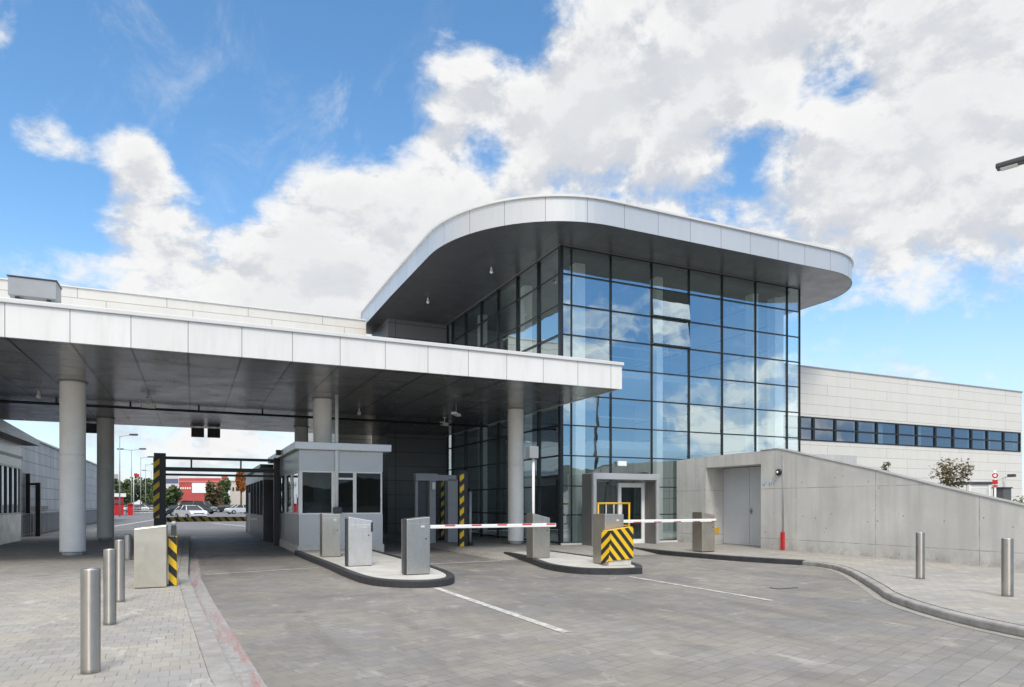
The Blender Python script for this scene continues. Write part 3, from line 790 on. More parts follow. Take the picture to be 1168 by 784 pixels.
for k in range(4):
    ya, yb = BY0 + .1 + k * 1.78, BY0 + .1 + (k + 1) * 1.78 - .01
    m = MB(); x0, x1 = BX0 - .012, BX0 + .07; f = .05; mt = M_white if k < 2 else M_boothdark
    m.box(x0, x1, ya, ya + f, 1.262, 2.658, mt); m.box(x0, x1, yb - f, yb, 1.262, 2.658, mt)
    m.box(x0, x1, ya + f, yb - f, 1.262, 1.312, mt); m.box(x0, x1, ya + f, yb - f, 2.608, 2.658, mt)
    w = m.build('window', bt)
    m = MB(); m.face([(BX0 + .03, yb - f, 1.31), (BX0 + .03, ya + f, 1.31), (BX0 + .03, ya + f, 2.61), (BX0 + .03, yb - f, 2.61)], M_glassdark); m.build('pane', w)
m = MB(); m.tube((4.2, BY0 - .06, 1.45), (4.2, BY0 - .06, ZS), .055, M_white, n=14); m.box(4.17, 4.23, BY0 - .05, BY0 - .02, 3.1, 3.15, M_white)
cp = m.build('conduit_pipe', bt)
m = MB(); m.box(4.08, 4.34, BY0 - .24, BY0 - .06, 1.30, 1.5, M_boothdark); m.build('intercom', cp, .015)
m = MB(); m.box(BX0 - .3, BX0 - .16, 26.0, 26.25, 3.38, 3.56, M_black); m.build('roof_lamp', bt)
t = thing('storage_box', 'bright blue box with a lid standing on the desk inside the booth', 'box', (4.45, 22.8, 1.0))
m = MB(); m.box(4.28, 4.62, 22.72, 23.0, 1.0, 1.62, M_blue); m.build('body', t, .02)
m = MB(); m.box(4.26, 4.64, 22.70, 23.02, 1.62, 1.67, M_leaf); m.build('lid', t)
t = thing('monitor', 'pale desk monitor behind the left front window of the booth', 'monitor', (3.5, 22.8, 1.0))
m = MB(); m.box(3.25, 3.8, 22.80, 22.86, 1.3, 1.66, M_interior); m.build('screen', t, .01)
m = MB(); m.box(3.48, 3.56, 22.8, 22.9, 1.0, 1.3, M_interiordark); m.box(3.38, 3.66, 22.72, 22.95, 1.0, 1.02, M_interiordark); m.build('stand', t)

# rear cabin behind the booth
t = thing('rear_cabin', 'dark metal gate cabin in shade behind the guard booth', 'cabin', (3.8, 36, 0))
m = MB()
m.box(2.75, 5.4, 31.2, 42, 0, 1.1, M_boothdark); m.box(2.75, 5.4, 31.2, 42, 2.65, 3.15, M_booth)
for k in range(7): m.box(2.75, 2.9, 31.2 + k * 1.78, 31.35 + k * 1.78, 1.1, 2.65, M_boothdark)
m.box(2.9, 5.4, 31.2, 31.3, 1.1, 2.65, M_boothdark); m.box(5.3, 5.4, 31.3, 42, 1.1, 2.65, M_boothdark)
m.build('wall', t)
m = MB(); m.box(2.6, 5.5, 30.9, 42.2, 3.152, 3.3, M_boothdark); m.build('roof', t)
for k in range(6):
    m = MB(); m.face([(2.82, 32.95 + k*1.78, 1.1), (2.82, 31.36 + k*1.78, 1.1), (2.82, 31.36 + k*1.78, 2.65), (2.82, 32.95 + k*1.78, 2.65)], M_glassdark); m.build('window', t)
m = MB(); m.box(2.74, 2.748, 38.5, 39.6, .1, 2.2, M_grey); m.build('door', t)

# booth at the left edge
t = thing('guard_booth', 'grey guard booth with sloping dark eaves at the left edge of the canopy', 'booth', (-8, 31.5, ZP))
m = MB()
m.box(-10.5, -6.3, 27.2, 33.5, ZP, 1.2, M_steelpale); m.box(-10.5, -6.3, 27.2, 33.5, 3.08, 4.0, M_booth)
m.box(-10.5, -10.3, 27.2, 33.5, 1.2, 3.08, M_booth); m.box(-10.3, -6.3, 33.3, 33.5, 1.2, 3.08, M_booth)
m.build('wall', t)
m = MB(); m.yz([(26.6, 4.0), (34.0, 4.0), (34.0, 4.22), (26.6, 4.45)], -11, -5.75, M_boothdark); m.build('roof', t)
m = MB(); m.box(-6.32, -6.26, 26.8, 33.6, 3.42, 3.52, M_black); m.build('gutter', t)
for k in range(4):
    ya, yb = 27.2 + k * 1.57, 27.2 + (k + 1) * 1.57 - .01
    m = MB(); f = .06
    m.box(-6.38, -6.29, ya, ya + f, 1.2, 3.08, M_white); m.box(-6.38, -6.29, yb - f, yb, 1.2, 3.08, M_boothdark)
    m.box(-6.38, -6.29, ya + f, yb - f, 1.2, 1.26, M_white); m.box(-6.38, -6.29, ya + f, yb - f, 3.0, 3.08, M_white); m.box(-6.38, -6.29, (ya+yb)/2 - .04, (ya+yb)/2 + .04, 1.26, 3.0, M_boothdark)
    w = m.build('window', t)
    m = MB(); m.face([(-6.34, yb - f, 1.26), (-6.34, ya + f, 1.26), (-6.34, ya + f, 3.0), (-6.34, yb - f, 3.0)], M_glassdark); m.build('pane', w)

# ------------------------------------------------------------------ traffic islands
def island(outline, zt, label, top_mat, back):
    t = thing('traffic_island', label, 'traffic island', (sum(p[0] for p in outline)/len(outline), sum(p[1] for p in outline)/len(outline), 0))
    inner = offset(outline, .17)
    m = MB(); m.prism(outline + list(reversed(inner)), -.01, zt + .012, M_blackkerb); m.build('kerb', t, .02)
    m = MB(); m.prism([(x, y) for x, y in offset(outline, .172)], -.01, zt, top_mat); m.build('paved_top', t)
    return t
def smooth(pts, it=2):
    for _ in range(it):
        q = [pts[0]]
        for a, b in zip(pts[:-1], pts[1:]):
            q += [(a[0]*.75 + b[0]*.25, a[1]*.75 + b[1]*.25), (a[0]*.25 + b[0]*.75, a[1]*.25 + b[1]*.75)]
        pts = q + [pts[-1]]
    return pts
island(smooth([(2.88, 22.3), (2.92, 19.8), (3.0, 17.4), (3.0, 14.9), (3.1, 13.3), (3.65, 12.55), (4.35, 12.45), (4.85, 13.0), (5.1, 14.2), (5.2, 16.5), (5.25, 22.3)]), ZP + .01,
       'narrow concrete island with a black rounded kerb in front of the guard booth', M_islandtop, 22.3)
island(smooth([(8.55, 18.9), (8.5, 17.6), (8.1, 16.0), (7.75, 14.6), (7.9, 13.4), (8.6, 12.92), (9.27, 12.88)]) + smooth([(9.32, 12.9), (9.75, 13.5), (10.05, 14.4), (10.2, 16.5), (10.2, 18.9)]), ZP + .01,
       'concrete island with a black kerb carrying the striped crash pad', M_islandtop, 19)

# ------------------------------------------------------------------ steel cabinets and boom gates
def cabinet(x, y, z, w, d, h, slope, mat, label, name='barrier_cabinet', cat='cabinet', arm=None, slot=False, side=None):
    """x,y = middle of the front face; the top slopes by `slope` from left to right"""
    t = thing(name, label, cat, (x, y + d/2, z), 'steel cabinets on the traffic islands')
    m = MB(); x0, x1 = x - w/2, x + w/2
    pl = [(x0, y), (x1, y), (x1, y + d), (x0, y + d)]
    m.prism(pl, z + .012, [z + h - max(0, -slope), z + h - max(0, slope), z + h - max(0, slope), z + h - max(0, -slope)], mat)
    body = m.build('housing', t, .012)
    m = MB(); m.box(x0 + .02, x1 - .02, y + .02, y + d - .02, z, z + .014, M_black); m.build('base_plate', t)
    m = MB(); m.box(x0 + .035, x1 - .035, y - .006, y + .002, z + .06, z + h - abs(slope) - .09, mat); dr_ = m.build('access_door', t, .004)
    m = MB(); m.tube((x1 - .09, y - .012, z + h*.62), (x1 - .09, y + .0, z + h*.62), .018, M_boothdark, n=10); m.build('lock', dr_)
    m = MB(); m.box(x + .05, x + .13, y - .010, y - .0065, z + h - abs(slope) - .17, z + h - abs(slope) - .13, M_cream_plain); m.build('sticker', dr_)
    if side:
        m = MB(); m.box(x0 - .045, x0 - .002, y + .07, y + .2, z + .012, z + h - .05, M_boothdark); m.build('side_rail', t)
    if slot:
        m = MB(); m.box(x1 - .03, x1 + .012, y - .014, y + .07, z + h - .36, z + h - .14, M_black); m.build('reader', t)
    if arm:
        xa, xb, za, hw = arm     # xa free end, xb pivot
        yy = y - .10
        m = MB()
        m.prism([(xa, yy - .025), (xb, yy - .025), (xb, yy + .025), (xa, yy + .025)], [za - .045, za - hw, za - hw, za - .045], [za + .045, za + hw, za + hw, za + .045], M_boom)
        m.build('boom_arm', t, .012)
        m = MB(); m.tube((xb - .12, y - .07, za), (xb - .12, y + .01, za), .06, M_boothdark, n=16); m.build('pivot', t)
    return t
ZI = ZP + .012
cabinet(3.47, 19.2, ZI, .50, .42, 1.20, .02, M_steelwarm, 'steel cabinet nearest the booth, below the white conduit pipe', side=False)
cabinet(3.58, 16.1, ZI, .56, .44, 1.17, .10, M_steelpale, 'pale steel ticket cabinet with a black reader, between two plainer cabinets on the booth island', 'ticket_cabinet', slot=True, side=True)
cabinet(4.24, 13.65, ZI, .50, .42, 1.20, -.05, M_steel, 'large steel cabinet at the rounded tip of the booth island', side=True)
cabinet(8.52, 16.35, ZI, .52, .40, 1.22, .13, M_steelwarm, 'brown steel barrier with a red and white arm, beside the slim right column', 'barrier_gate', 'barrier', arm=(5.35, 8.9, 1.03, .048))
cabinet(9.26, 13.95, ZI, .54, .56, 1.22, .0, M_steelwarm, 'steel cabinet with a striped crash pad in front of it', side=False)
cabinet(14.35, 16.45, ZI, .50, .46, 1.22, .10, M_steelwarm, 'brown steel barrier with a red and white arm, in front of the concrete wall', 'barrier_gate', 'barrier', arm=(10.2, 14.55, 1.10, .046))
# crash pad
t = thing('crash_pad', 'yellow and black striped crash pad in front of the steel cabinet on the island', 'crash pad', (9.1, 13.5, ZI))
px0, px1, py0, py1 = 8.88, 9.58, 13.62, 13.90
m = MB()
m.face([(px0, py0, ZI + .12), (px1, py0, ZI + .16), (px1, py0, ZI + .92), (px0 + .05, py0, ZI + .84)], M_chev)
m.face([(px0 - .04, py1, ZI + .02), (px0, py0, ZI + .12), (px0 + .05, py0, ZI + .84), (px0 - .02, py1, ZI + .83)], M_chevB)
m.face([(px1, py0, ZI + .16), (px1 + .05, py1, ZI + .16), (px1 + .05, py1, ZI + .92), (px1, py0, ZI + .92)], M_chev)
m.face([(px0 + .05, py0, ZI + .84), (px1, py0, ZI + .92), (px1 + .05, py1, ZI + .92), (px0 - .02, py1, ZI + .83)], M_yellow)
m.build('padding', t)
m = MB(); m.box(px0 + .03, px1 - .04, py0 + .03, py1, ZI, ZI + .14, M_cream_plain); m.build('foot_block', t, .01)

# beige pylon and striped post on the left pavement
t = thing('control_pylon', 'broad beige metal pylon on the pavement left of the entry lane', 'pylon', (-.66, 13.9, ZP))
m = MB(); m.prism([(-.93, 13.55), (-.42, 13.55), (-.42, 14.1), (-.93, 14.1)], ZP + .01, [1.17, 1.225, 1.225, 1.17], M_pylon); m.build('housing', t, .015)
m = MB(); m.box(-.91, -.44, 13.57, 14.08, ZP, ZP + .012, M_black); m.build('base_plate', t)
t = thing('striped_post', 'short yellow and black striped post beside the beige pylon', 'post', (-.3, 13.85, ZP))
m = MB(); m.box(-.40, -.26, 13.78, 13.98, ZP, 1.02, M_postB); m.build('post', t, .01)
m = MB(); m.box(-.36, -.27, 13.83, 13.93, 1.02, 1.2, M_boothdark); m.ball((-.315, 13.88, 1.24), .05, M_grey); m.build('lamp_head', t)
for i, (x, y, lb) in enumerate(((-1.55, 20.6, 'left'), (-1.3, 20.4, 'middle'), (-1.05, 20.2, 'right'))):
    m = MB(); m.lathe(x, y, [(.085, ZP), (.085, ZP + .04), (.085, .74), (.085, .778), (.085, .784), (.06, .80)], M_steel, 20)
    tag(m.build('bollard'), f'short steel bollard behind the pylon, {lb} one of three', 'bollard', 'short bollards behind the pylon')

# bollards
def bollard(x, y, z, h, r, label):
    t = thing('bollard', label, 'bollard', (x, y, z), 'tall brushed steel bollards')
    m = MB(); m.lathe(x, y, [(r, z + .004), (r, z + .05), (r, z + h - .05), (r, z + h - .014), (r, z + h - .008), (r - .008, z + h)], M_steelround, 40); m.build('tube', t)
    m = MB(); m.lathe(x, y, [(r + .025, z), (r + .02, z + .006)], M_kerb, 28); m.build('foot_ring', t)
b0 = bollard(-.81, 6.97, ZP, .915, .076, 'brushed steel bollard nearest the camera on the left pavement')
bollard(-.92, 9.65, ZP, .93, .070, 'steel bollard on the left pavement, middle of the row of three')
bollard(-1.0, 11.83, ZP, .94, .070, 'steel bollard on the left pavement, closest to the beige pylon')
bollard(12.96, 8.77, ZP, .92, .078, 'steel bollard on the right pavement standing nearer the red pipe guard')
bollard(11.8, 6.54, ZP, .93, .082, 'steel bollard at the right photo edge before the low wall end')

# ------------------------------------------------------------------ posts, gantry, frames under the canopy
def striped_post(x, y, z, w, h, label, mat=M_post):
    t = thing('striped_post', label, 'post', (x, y, z))
    m = MB(); m.box(x - w/2, x + w/2, y, y + .2, z, z + h, M_black); m.build('post', t, .01)
    m = MB(); m.box(x - w/2 - .004, x + .0, y - .03, y - .002, z + .02, z + h - .12, mat); m.build('stripe_board', t)
    m = MB(); m.box(x - w/2 - .04, x + w/2 + .1, y - .03, y + .25, z, z + .05, M_black); m.build('foot_plate', t)
    return t
striped_post(8.56, 22.3, .0, .30, 2.76, 'tall yellow and black striped post behind the red and white arm, bright front one')
striped_post(9.30, 26.5, ZP, .24, 2.6, 'thin yellow and black striped post in shade inside the grey frame')
t = thing('height_gantry', 'black height limit gantry with a striped left post across the entry lane', 'gantry', (1, 27.4, 0))
m = MB(); m.box(-1.26, -.88, 27.4, 27.65, ZP, 3.42, M_black); m.build('post', t, .01)
m = MB(); m.box(-1.275, -1.08, 27.36, 27.398, 1.1, 3.3, M_post); m.build('stripe_board', t)
m = MB(); m.box(2.80, 3.02, 27.4, 27.65, 0, 3.36, M_black); m.build('post', t, .01)
m = MB(); m.box(-.878, 2.80, 27.46, 27.58, 3.21, 3.31, M_black); m.build('top_beam', t)
m = MB(); m.box(-.878, 2.80, 27.44, 27.60, 2.79, 2.93, M_black); m.box(-.878, 2.80, 27.48, 27.56, 2.62, 2.70, M_black); m.build('lower_beam', t)
m = MB()
for x in (-.05, 1.63): m.box(x - .03, x + .03, 27.49, 27.55, 2.93, 3.21, M_grey if x > 1 else M_black)
m.build('strut', t)
t = thing('barrier_gate', 'low barrier with a yellow and black striped arm across the entry lane', 'barrier', (-1.1, 30, ZP))
m = MB(); m.box(-1.35, -.95, 29.85, 30.2, ZP, 1.15, M_grey); m.build('housing', t, .01)
m = MB(); m.box(-.94, 2.0, 29.96, 30.02, .89, 1.08, M_yarm); m.build('boom_arm', t)
m = MB(); m.box(2.0, 2.4, 29.97, 30.01, .93, 1.04, M_white); m.build('arm_tip', t)
t = thing('scan_frame', 'grey steel door frame with a side panel standing behind the striped posts', 'frame', (8.4, 25, 0))
m = MB(); m.box(7.62, 8.5, 24.9, 25.2, 2.48, 2.76, M_grey); m.box(8.5, 9.3, 25.0, 25.2, 2.5, 2.72, M_grey); m.build('header', t, .01)
m = MB(); m.box(8.17, 8.42, 24.9, 25.15, 0, 2.48, M_grey); m.build('jamb', t, .01)
m = MB(); m.box(7.64, 7.74, 25.0, 25.12, 0, 2.48, M_grey); m.build('jamb', t)
m = MB(); m.box(8.95, 9.42, 25.0, 25.4, .12, 2.55, M_grey); m.build('side_panel', t, .01)
m = MB(); m.box(8.24, 8.36, 24.78, 24.9, 2.15, 2.42, M_white); m.build('sensor', t)
m = MB(); m.box(7.78, 8.14, 25.1, 25.14, .05, 2.45, M_boothdark); m.build('door_leaf', t)
t = thing('marker_pole', 'slim pale pole with a dark cap right of the bright striped post', 'pole', (8.92, 22.6, ZP))
m = MB(); m.tube((8.92, 22.6, ZP), (8.92, 22.6, 2.05), .055, M_grey, n=14); m.build('pole', t)
m = MB(); m.lathe(8.92, 22.6, [(.07, 2.05), (.08, 2.15), (.05, 2.18)], M_black, 16); m.lathe(8.92, 22.6, [(.12, ZP), (.1, ZP + .12)], M_black, 16); m.build('cap', t)
t = thing('detector_pole', 'white pole with a grey box on top beside the slim right column', 'pole', (9.36, 18.4, ZP))
m = MB(); m.tube((9.36, 18.5, ZP), (9.36, 18.5, 3.0), .042, M_white, n=14); m.lathe(9.36, 18.5, [(.12, ZP + .0), (.12, ZP + .02)], M_steel, 16); m.build('pole', t)
m = MB(); m.box(9.17, 9.47, 18.36, 18.66, 2.98, 3.34, M_grey); m.build('detector_box', t, .015)
# yellow rail before the vestibule
t = thing('safety_rail', 'yellow tubular safety rail in front of the glazed vestibule', 'rail', (13.0, 19.9, ZP))
m = MB(); rx0, rx1, ry = 12.55, 13.82, 19.9
for x in (rx0, rx1): m.tube((x, ry, ZP), (x, ry, 1.62), .034, M_yellow)
m.tube((rx0 - .034, ry, 1.62), (rx1 + .034, ry, 1.62), .034, M_yellow); m.tube((rx0, ry, .85), (rx1, ry, .85), .025, M_yellow)
m.build('frame', t)
for k in range(3):
    x = rx0 + (rx1 - rx0) * (k + 1) / 4
    m = MB(); m.tube((x, ry, .85), (x, ry, 1.62), .02, M_cream_plain, n=8); m.build('baluster', t)

# ------------------------------------------------------------------ trees, shrubs
def crown(mb, c, rad, n, leaf, mat, clumps=9, seed=0):
    r = random.Random(seed)
    cl = []
    for _ in range(clumps):
        a = r.uniform(0, 2*PI); q = r.uniform(.15, .75); zz = r.uniform(-.6, .8)
        cl.append((c[0] + rad[0]*q*math.cos(a), c[1] + rad[1]*q*math.sin(a), c[2] + rad[2]*zz, r.uniform(.28, .5)))
    for _ in range(n):
        k = r.choice(cl)
        d = Vector((r.gauss(0, 1), r.gauss(0, 1), r.gauss(0, 1))).normalized() * (r.random() ** .4) * k[3]
        p = Vector((k[0] + d.x*rad[0], k[1] + d.y*rad[1], k[2] + d.z*rad[2]))
        u = Vector((r.gauss(0, 1), r.gauss(0, 1), r.gauss(0, 1))).normalized(); v = u.orthogonal().normalized()
        s = leaf * r.uniform(.6, 1.3)
        mb.face([p - u*s, p - v*s*.55, p + u*s, p + v*s*.55], mat)
    return cl
def tree(x, y, z, h, rad, label, mat, leaf=.12, n=1500, seed=0, trunk=.08, group=None, name='tree', clumps=10):
    t = thing(name, label, 'tree', (x, y, z), group)
    m = MB(); ct = (x, y, z + h - rad[2])
    cl = crown(m, ct, rad, n, leaf, mat, clumps, seed)
    m.build('crown', t)
    m = MB(); m.tube((x, y, z - .05), (x + .02, y, z + h*.55), trunk, M_bark, trunk*.6, 10)
    for k in cl[:7]: m.tube((x + .02, y, z + h*.45), (k[0], k[1], k[2]), trunk*.42, M_bark, trunk*.12, 6, False)
    m.build('trunk', t)
    return t
p = at_depth(1084, 553, 26.5)
tree(p[0], p[1], ZP, 3.2, (.82, .82, .85), 'young tree with thin brown-green leaves behind the concrete ramp wall', M_leafbrown, .07, 950, 4, .03, clumps=14)
p = at_depth(1010, 545, 24.0)
tree(p[0], p[1], ZP, 2.98, (.22, .22, .3), 'tiny dark shrub top poking above the sloping concrete wall', M_leaf, .06, 130, 5, .02, name='shrub', clumps=5)
p = at_depth(1099, 560, 26.0)
sh = thing('hedge', 'low brown shrub at the foot of the young tree behind the wall', 'shrub', (p[0], p[1], ZP))
m = MB(); crown(m, (p[0], p[1], 1.35), (.45, .45, .75), 500, .05, M_leafbrown, 8, 9); m.build('foliage', sh)
m = MB(); m.tube((p[0], p[1], ZP), (p[0], p[1], 1.3), .03, M_bark, n=6); m.build('stem', sh)
# shelter, hedge, sign and dark bin behind the ramp wall
sx0, sy = 27.75, 16.3
t = thing('shelter', 'small white framed shelter with a dark flat roof behind the ramp wall', 'shelter', (29.3, 17.6, ZP))
sa = at_depth(1105, 560, 29); sb = at_depth(1127.5, 560, 29); rk = (FW[0]*1.3, FW[1]*1.3)
for (x, y) in (sa[:2], sb[:2], (sa[0]+rk[0], sa[1]+rk[1]), (sb[0]+rk[0], sb[1]+rk[1])):
    m = MB(); m.box(x - .05, x + .05, y - .05, y + .05, ZP, 2.42, M_white); m.build('post', t)
m = MB(); e = .08
m.prism([(sa[0] - e, sa[1] - e*.4), (sb[0] + e, sb[1] - e*1.5), (sb[0] + rk[0] + e, sb[1] + rk[1] - e), (sa[0] + rk[0] - e, sa[1] + rk[1] + e)], 2.422, 2.54, M_boothdark); m.build('roof', t)
m = MB(); m.prism([sa[:2], sb[:2], (sb[0] + .03, sb[1] + .06), (sa[0] + .03, sa[1] + .06)], 2.28, 2.41, M_white); m.build('fascia_board', t)
hc = (sa[0]*.45 + sb[0]*.55 + rk[0]*1.7, sa[1]*.45 + sb[1]*.55 + rk[1]*1.7)
hd = thing('hedge', 'clipped ochre hedge seen inside the white framed shelter', 'hedge', (hc[0], hc[1], ZP))
m = MB(); crown(m, (hc[0], hc[1], 1.35), (.6, .6, .65), 1100, .06, M_hedge, 14, 12); m.build('foliage', hd)
p = at_depth(1135, 570, 25.5)
t = thing('road_sign', 'white post carrying a round red and white sign over a red plate', 'sign', (p[0], p[1], ZP))
m = MB(); m.tube((p[0], p[1], ZP), (p[0], p[1], 2.85), .035, M_white, n=10); m.build('post', t)
def facing_cam_disc(mb, c, r, th, mat, n=20):
    d = Vector((-c[0], -c[1], 0)).normalized()
    mb.tube(Vector(c), Vector(c) + d*th, r, mat, n=n)
m = MB(); facing_cam_disc(m, (p[0], p[1], 2.66), .095, .045, M_red); facing_cam_disc(m, (p[0], p[1], 2.66), .05, .05, M_white); m.build('sign_disc', t)
dv = Vector((-p[0], -p[1], 0)).normalized(); sd = Vector((-dv.y, dv.x, 0))
m = MB()
q0 = Vector((p[0], p[1], 2.22)) + dv*.04
for (za, zb, mt) in ((2.34, 2.50, M_red), (2.24, 2.30, M_red)):
    a = Vector((q0.x, q0.y, za)); b_ = Vector((q0.x, q0.y, zb))
    m.prism([tuple((a + sd*.085)[:2]), tuple((a + sd*.085 + dv*.02)[:2]), tuple((a - sd*.085 + dv*.02)[:2]), tuple((a - sd*.085)[:2])], za, zb, mt)
m.build('sign_plate', t)
p = at_depth(1143, 572, 26.5)
t = thing('cabinet_unit', 'dark green utility cabinet right of the round red sign', 'cabinet', (p[0], p[1], ZP))
m = MB(); m.box(p[0]-.25, p[0]+.25, p[1]-.2, p[1]+.2, ZP, 2.2, M_interiordark); m.build('housing', t, .02)
m = MB(); m.box(p[0]-.28, p[0]+.28, p[1]-.23, p[1]+.23, 2.2, 2.25, M_boothdark); m.build('lid', t)
p = at_depth(1166, 575, 27)
hd = thing('hedge', 'dark clipped hedge at the right edge behind the low end of the wall', 'hedge', (p[0], p[1], ZP))
m = MB(); crown(m, (p[0] + .3, p[1], 1.1), (1.0, 1.0, .8), 1100, .06, M_leaf, 14, 15); m.build('foliage', hd)
t = thing('security_camera', 'small camera on a thin bracket on the pale wing wall at far right', 'camera', (40.3, 22.5, 3.1))
m = MB(); m.tube((40.3, WY, 3.0), (40.3, WY - .35, 3.1), .02, M_grey, n=8); m.build('bracket', t)
m = MB(); m.box(40.2, 40.4, WY - .65, WY - .3, 3.06, 3.22, M_boothdark); m.build('housing', t, .01)

# ------------------------------------------------------------------ street lamps
def street_lamp(x, y, h, arms, rz, label, group='far street lamps', r=.09, hs=1.0, al=1.1):
    t = thing('street_lamp', label, 'street lamp', (x, y, 0), group)
    m = MB(); m.tube((x, y, 0), (x, y, h), r, M_grey if group == 'far street lamps' else M_boothdark, r*.55, 12); m.build('pole', t)
    for s in arms:
        m = MB(); m.tube((x, y, h - .12), (x + s*al, y, h + .05), r*.4, M_grey if group == 'far street lamps' else M_boothdark, n=8); m.build('arm', t)
        m = MB(); a, b = (x + s*al, x + s*(al + .72*hs))
        lo, hi = min(a, b), max(a, b)
        m.prism([(lo, y-.14*hs), (hi, y-.14*hs), (hi, y+.14*hs), (lo, y+.14*hs)], h + .0, [h + (.14 if s < 0 else .17)*hs]*4, M_boothdark)
        hd_ = m.build('lamp_head', t, .03)
        m = MB(); m.box(lo + .1*hs, hi - .25*hs if s < 0 else hi - .1*hs, y - .10*hs, y + .10*hs, h - .02, h - .001, M_lamp); m.build('lens', hd_)
    t.rotation_euler.z = rz
    return t
for px, py, D, arms, lb in ((136.5, 497, 86, (1,), 'far street lamp with one short arm, tallest beside the dark rear column'),
                        (150, 513, 108, (-1, 1), 'far street lamp with two arms, second from the dark rear column'),
                        (160.5, 522, 124, (1,), 'far street lamp with one long arm, third from the dark rear column'),
                        (166, 530, 146, (1,), 'far street lamp just left of the striped gantry post, taller of the two there'),
                        (172.5, 537, 168, (-1,), 'far street lamp nearest the striped gantry post, smallest of all')):
    p = at_depth(px, py, D); street_lamp(p[0], p[1], p[2], arms, R(-25), lb, 'far street lamps', .10, 1.3, 1.3)
street_lamp(17.9, 5.0, 9.08, (-1,), R(-69.8), 'black street lamp whose head reaches in at the right edge of the sky', 'tall street lamps near the building', .10, .85, 3.95)
street_lamp(25.6, 2.2, 9.6, (-1,), R(70), 'dark street lamp seen mirrored in the glass above the vestibule', 'tall street lamps near the building', .16, 1.4, 1.6)

# ------------------------------------------------------------------ far background through the canopy
# long blue-grey hall and fence on the left
t = thing('warehouse', 'long blue-grey clad hall beyond the left guard booth', 'building', (-12, 70, 0))
m = MB(); m.box(-20, -7.5, 37.5, 80, 0, 4.9, M_mesh); m.build('wall', t)
m = MB(); m.box(-20.1, -7.4, 37.4, 80.1, 4.902, 5.0, M_grey); m.build('roof_edge', t)
m = MB(); m.box(-7.46, -7.40, 41.0, 46.0, 1.3, 1.48, M_black); m.build('pipe_tray', t)
t = thing('white_hall', 'large white hall rising behind the blue-grey hall on the left', 'building', (-35, 95, 0))
m = MB(); m.box(-60, -24, 70, 120, 0, 11.0, M_creamblock); m.build('wall', t)
m = MB(); m.box(-60.2, -23.8, 69.8, 120.2, 11.002, 11.25, M_grey); m.build('roof_edge', t)
t = thing('railing', 'dark vertical bar fence along the foot of the blue-grey hall', 'fence', (-7.2, 55, ZP))
m = MB()
for k in range(90): m.box(-7.22, -7.18, 38 + k*.35, 38.05 + k*.35, 0, 1.1, M_grey)
m.build('bars', t)
m = MB(); m.box(-7.23, -7.17, 38, 69.5, 1.1, 1.15, M_boothdark); m.box(-7.23, -7.17, 38, 69.5, .12, .17, M_boothdark); m.build('rail', t)
t = thing('gate_frame', 'dark steel gate frame with two posts left of the thick front column', 'gate', (-7.1, 40.5, 0))
m = MB(); p = at_depth(32, 612, 33.7)
m.box(p[0]-.09, p[0]+.09, p[1]-.09, p[1]+.09, 0, 3.1, M_black); m.build('post', t)
q = at_depth(43.5, 612, 33.7)
m = MB(); m.box(q[0]-.1, q[0]+.1, q[1]-.1, q[1]+.1, 0, 2.65, M_black); m.build('post', t)
m = MB(); m.tube((p[0], p[1], 2.58), (q[0], q[1], 2.58), .06, M_black, n=8); m.build('top_bar', t)
m = MB()
for k in range(1, 5):
    f = k/5; m.tube((p[0]+(q[0]-p[0])*f, p[1]+(q[1]-p[1])*f, .2), (p[0]+(q[0]-p[0])*f, p[1]+(q[1]-p[1])*f, 2.5), .012, M_grey, n=6)
m.build('infill_bars', t)
# red shop block with white panel, striped block, others
def far_box(name, label, px0, px1, py0, D, depth, mat, roof=None, cat='building', base=0):
    a = at_depth(px0, py0, D); b = at_depth(px1, py0, D)
    t = thing(name, label, cat, ((a[0]+b[0])/2, (a[1]+b[1])/2, 0))
    m = MB(); q_ = ray(px1); dx, dy = q_[0]*depth, q_[1]*depth
    m.prism([(a[0], a[1]), (b[0], b[1]), (b[0]+dx, b[1]+dy), (a[0]+dx, a[1]+dy)], base, a[2], mat)
    m.build('wall', t)
    if roof:
        m = MB(); e = .3
        m.prism([(a[0]-e, a[1]-e), (b[0]+e, b[1]-e), (b[0]+dx+e, b[1]+dy+e), (a[0]+dx-e, a[1]+dy+e)], a[2] + .01, a[2] + .5, roof); m.build('roof_edge', t)
    return t, a, b
def far_panel(t, name, px0, px1, py0, py1, D, mat, proud=.15):
    a = at_depth(px0, py1, D - proud); b = at_depth(px1, py0, D - proud)
    m = MB(); dx, dy = FW[0]*(proud - .02), FW[1]*(proud - .02)
    m.prism([(a[0], a[1]), (b[0], b[1]), (b[0]+dx, b[1]+dy), (a[0]+dx, a[1]+dy)], a[2], b[2], mat); return m.build(name, t)
t, _, _ = far_box('red_shop', 'red shop building with a blank white panel across the far car park', 204, 252, 545.5, 190, 30, M_redwall)
far_panel(t, 'white_panel', 219, 235, 551, 562.5, 190, M_white); far_panel(t, 'parapet_band', 204, 250, 548.6, 550.4, 190, plain('pale_red', (.6, .2, .19), .7))
far_panel(t, 'entrance', 236, 246, 552, 571, 190, M_cream_plain); far_panel(t, 'red_sign', 252.5, 259.5, 543.5, 550.5, 190, M_redwall)
for k in range(5):
    far_panel(t, 'window', 205.5 + k*2.6, 207 + k*2.6, 556, 558, 190, M_white, .1)
t, _, _ = far_box('apartment_block', 'white block with dark blue window bands left of the red shop', 186, 203.6, 543, 210, 20, M_facadefar)
t, _, _ = far_box('apartment_block', 'pale cream block far away right of the red shop', 262, 300, 549, 230, 20, M_cream_plain, M_lip)
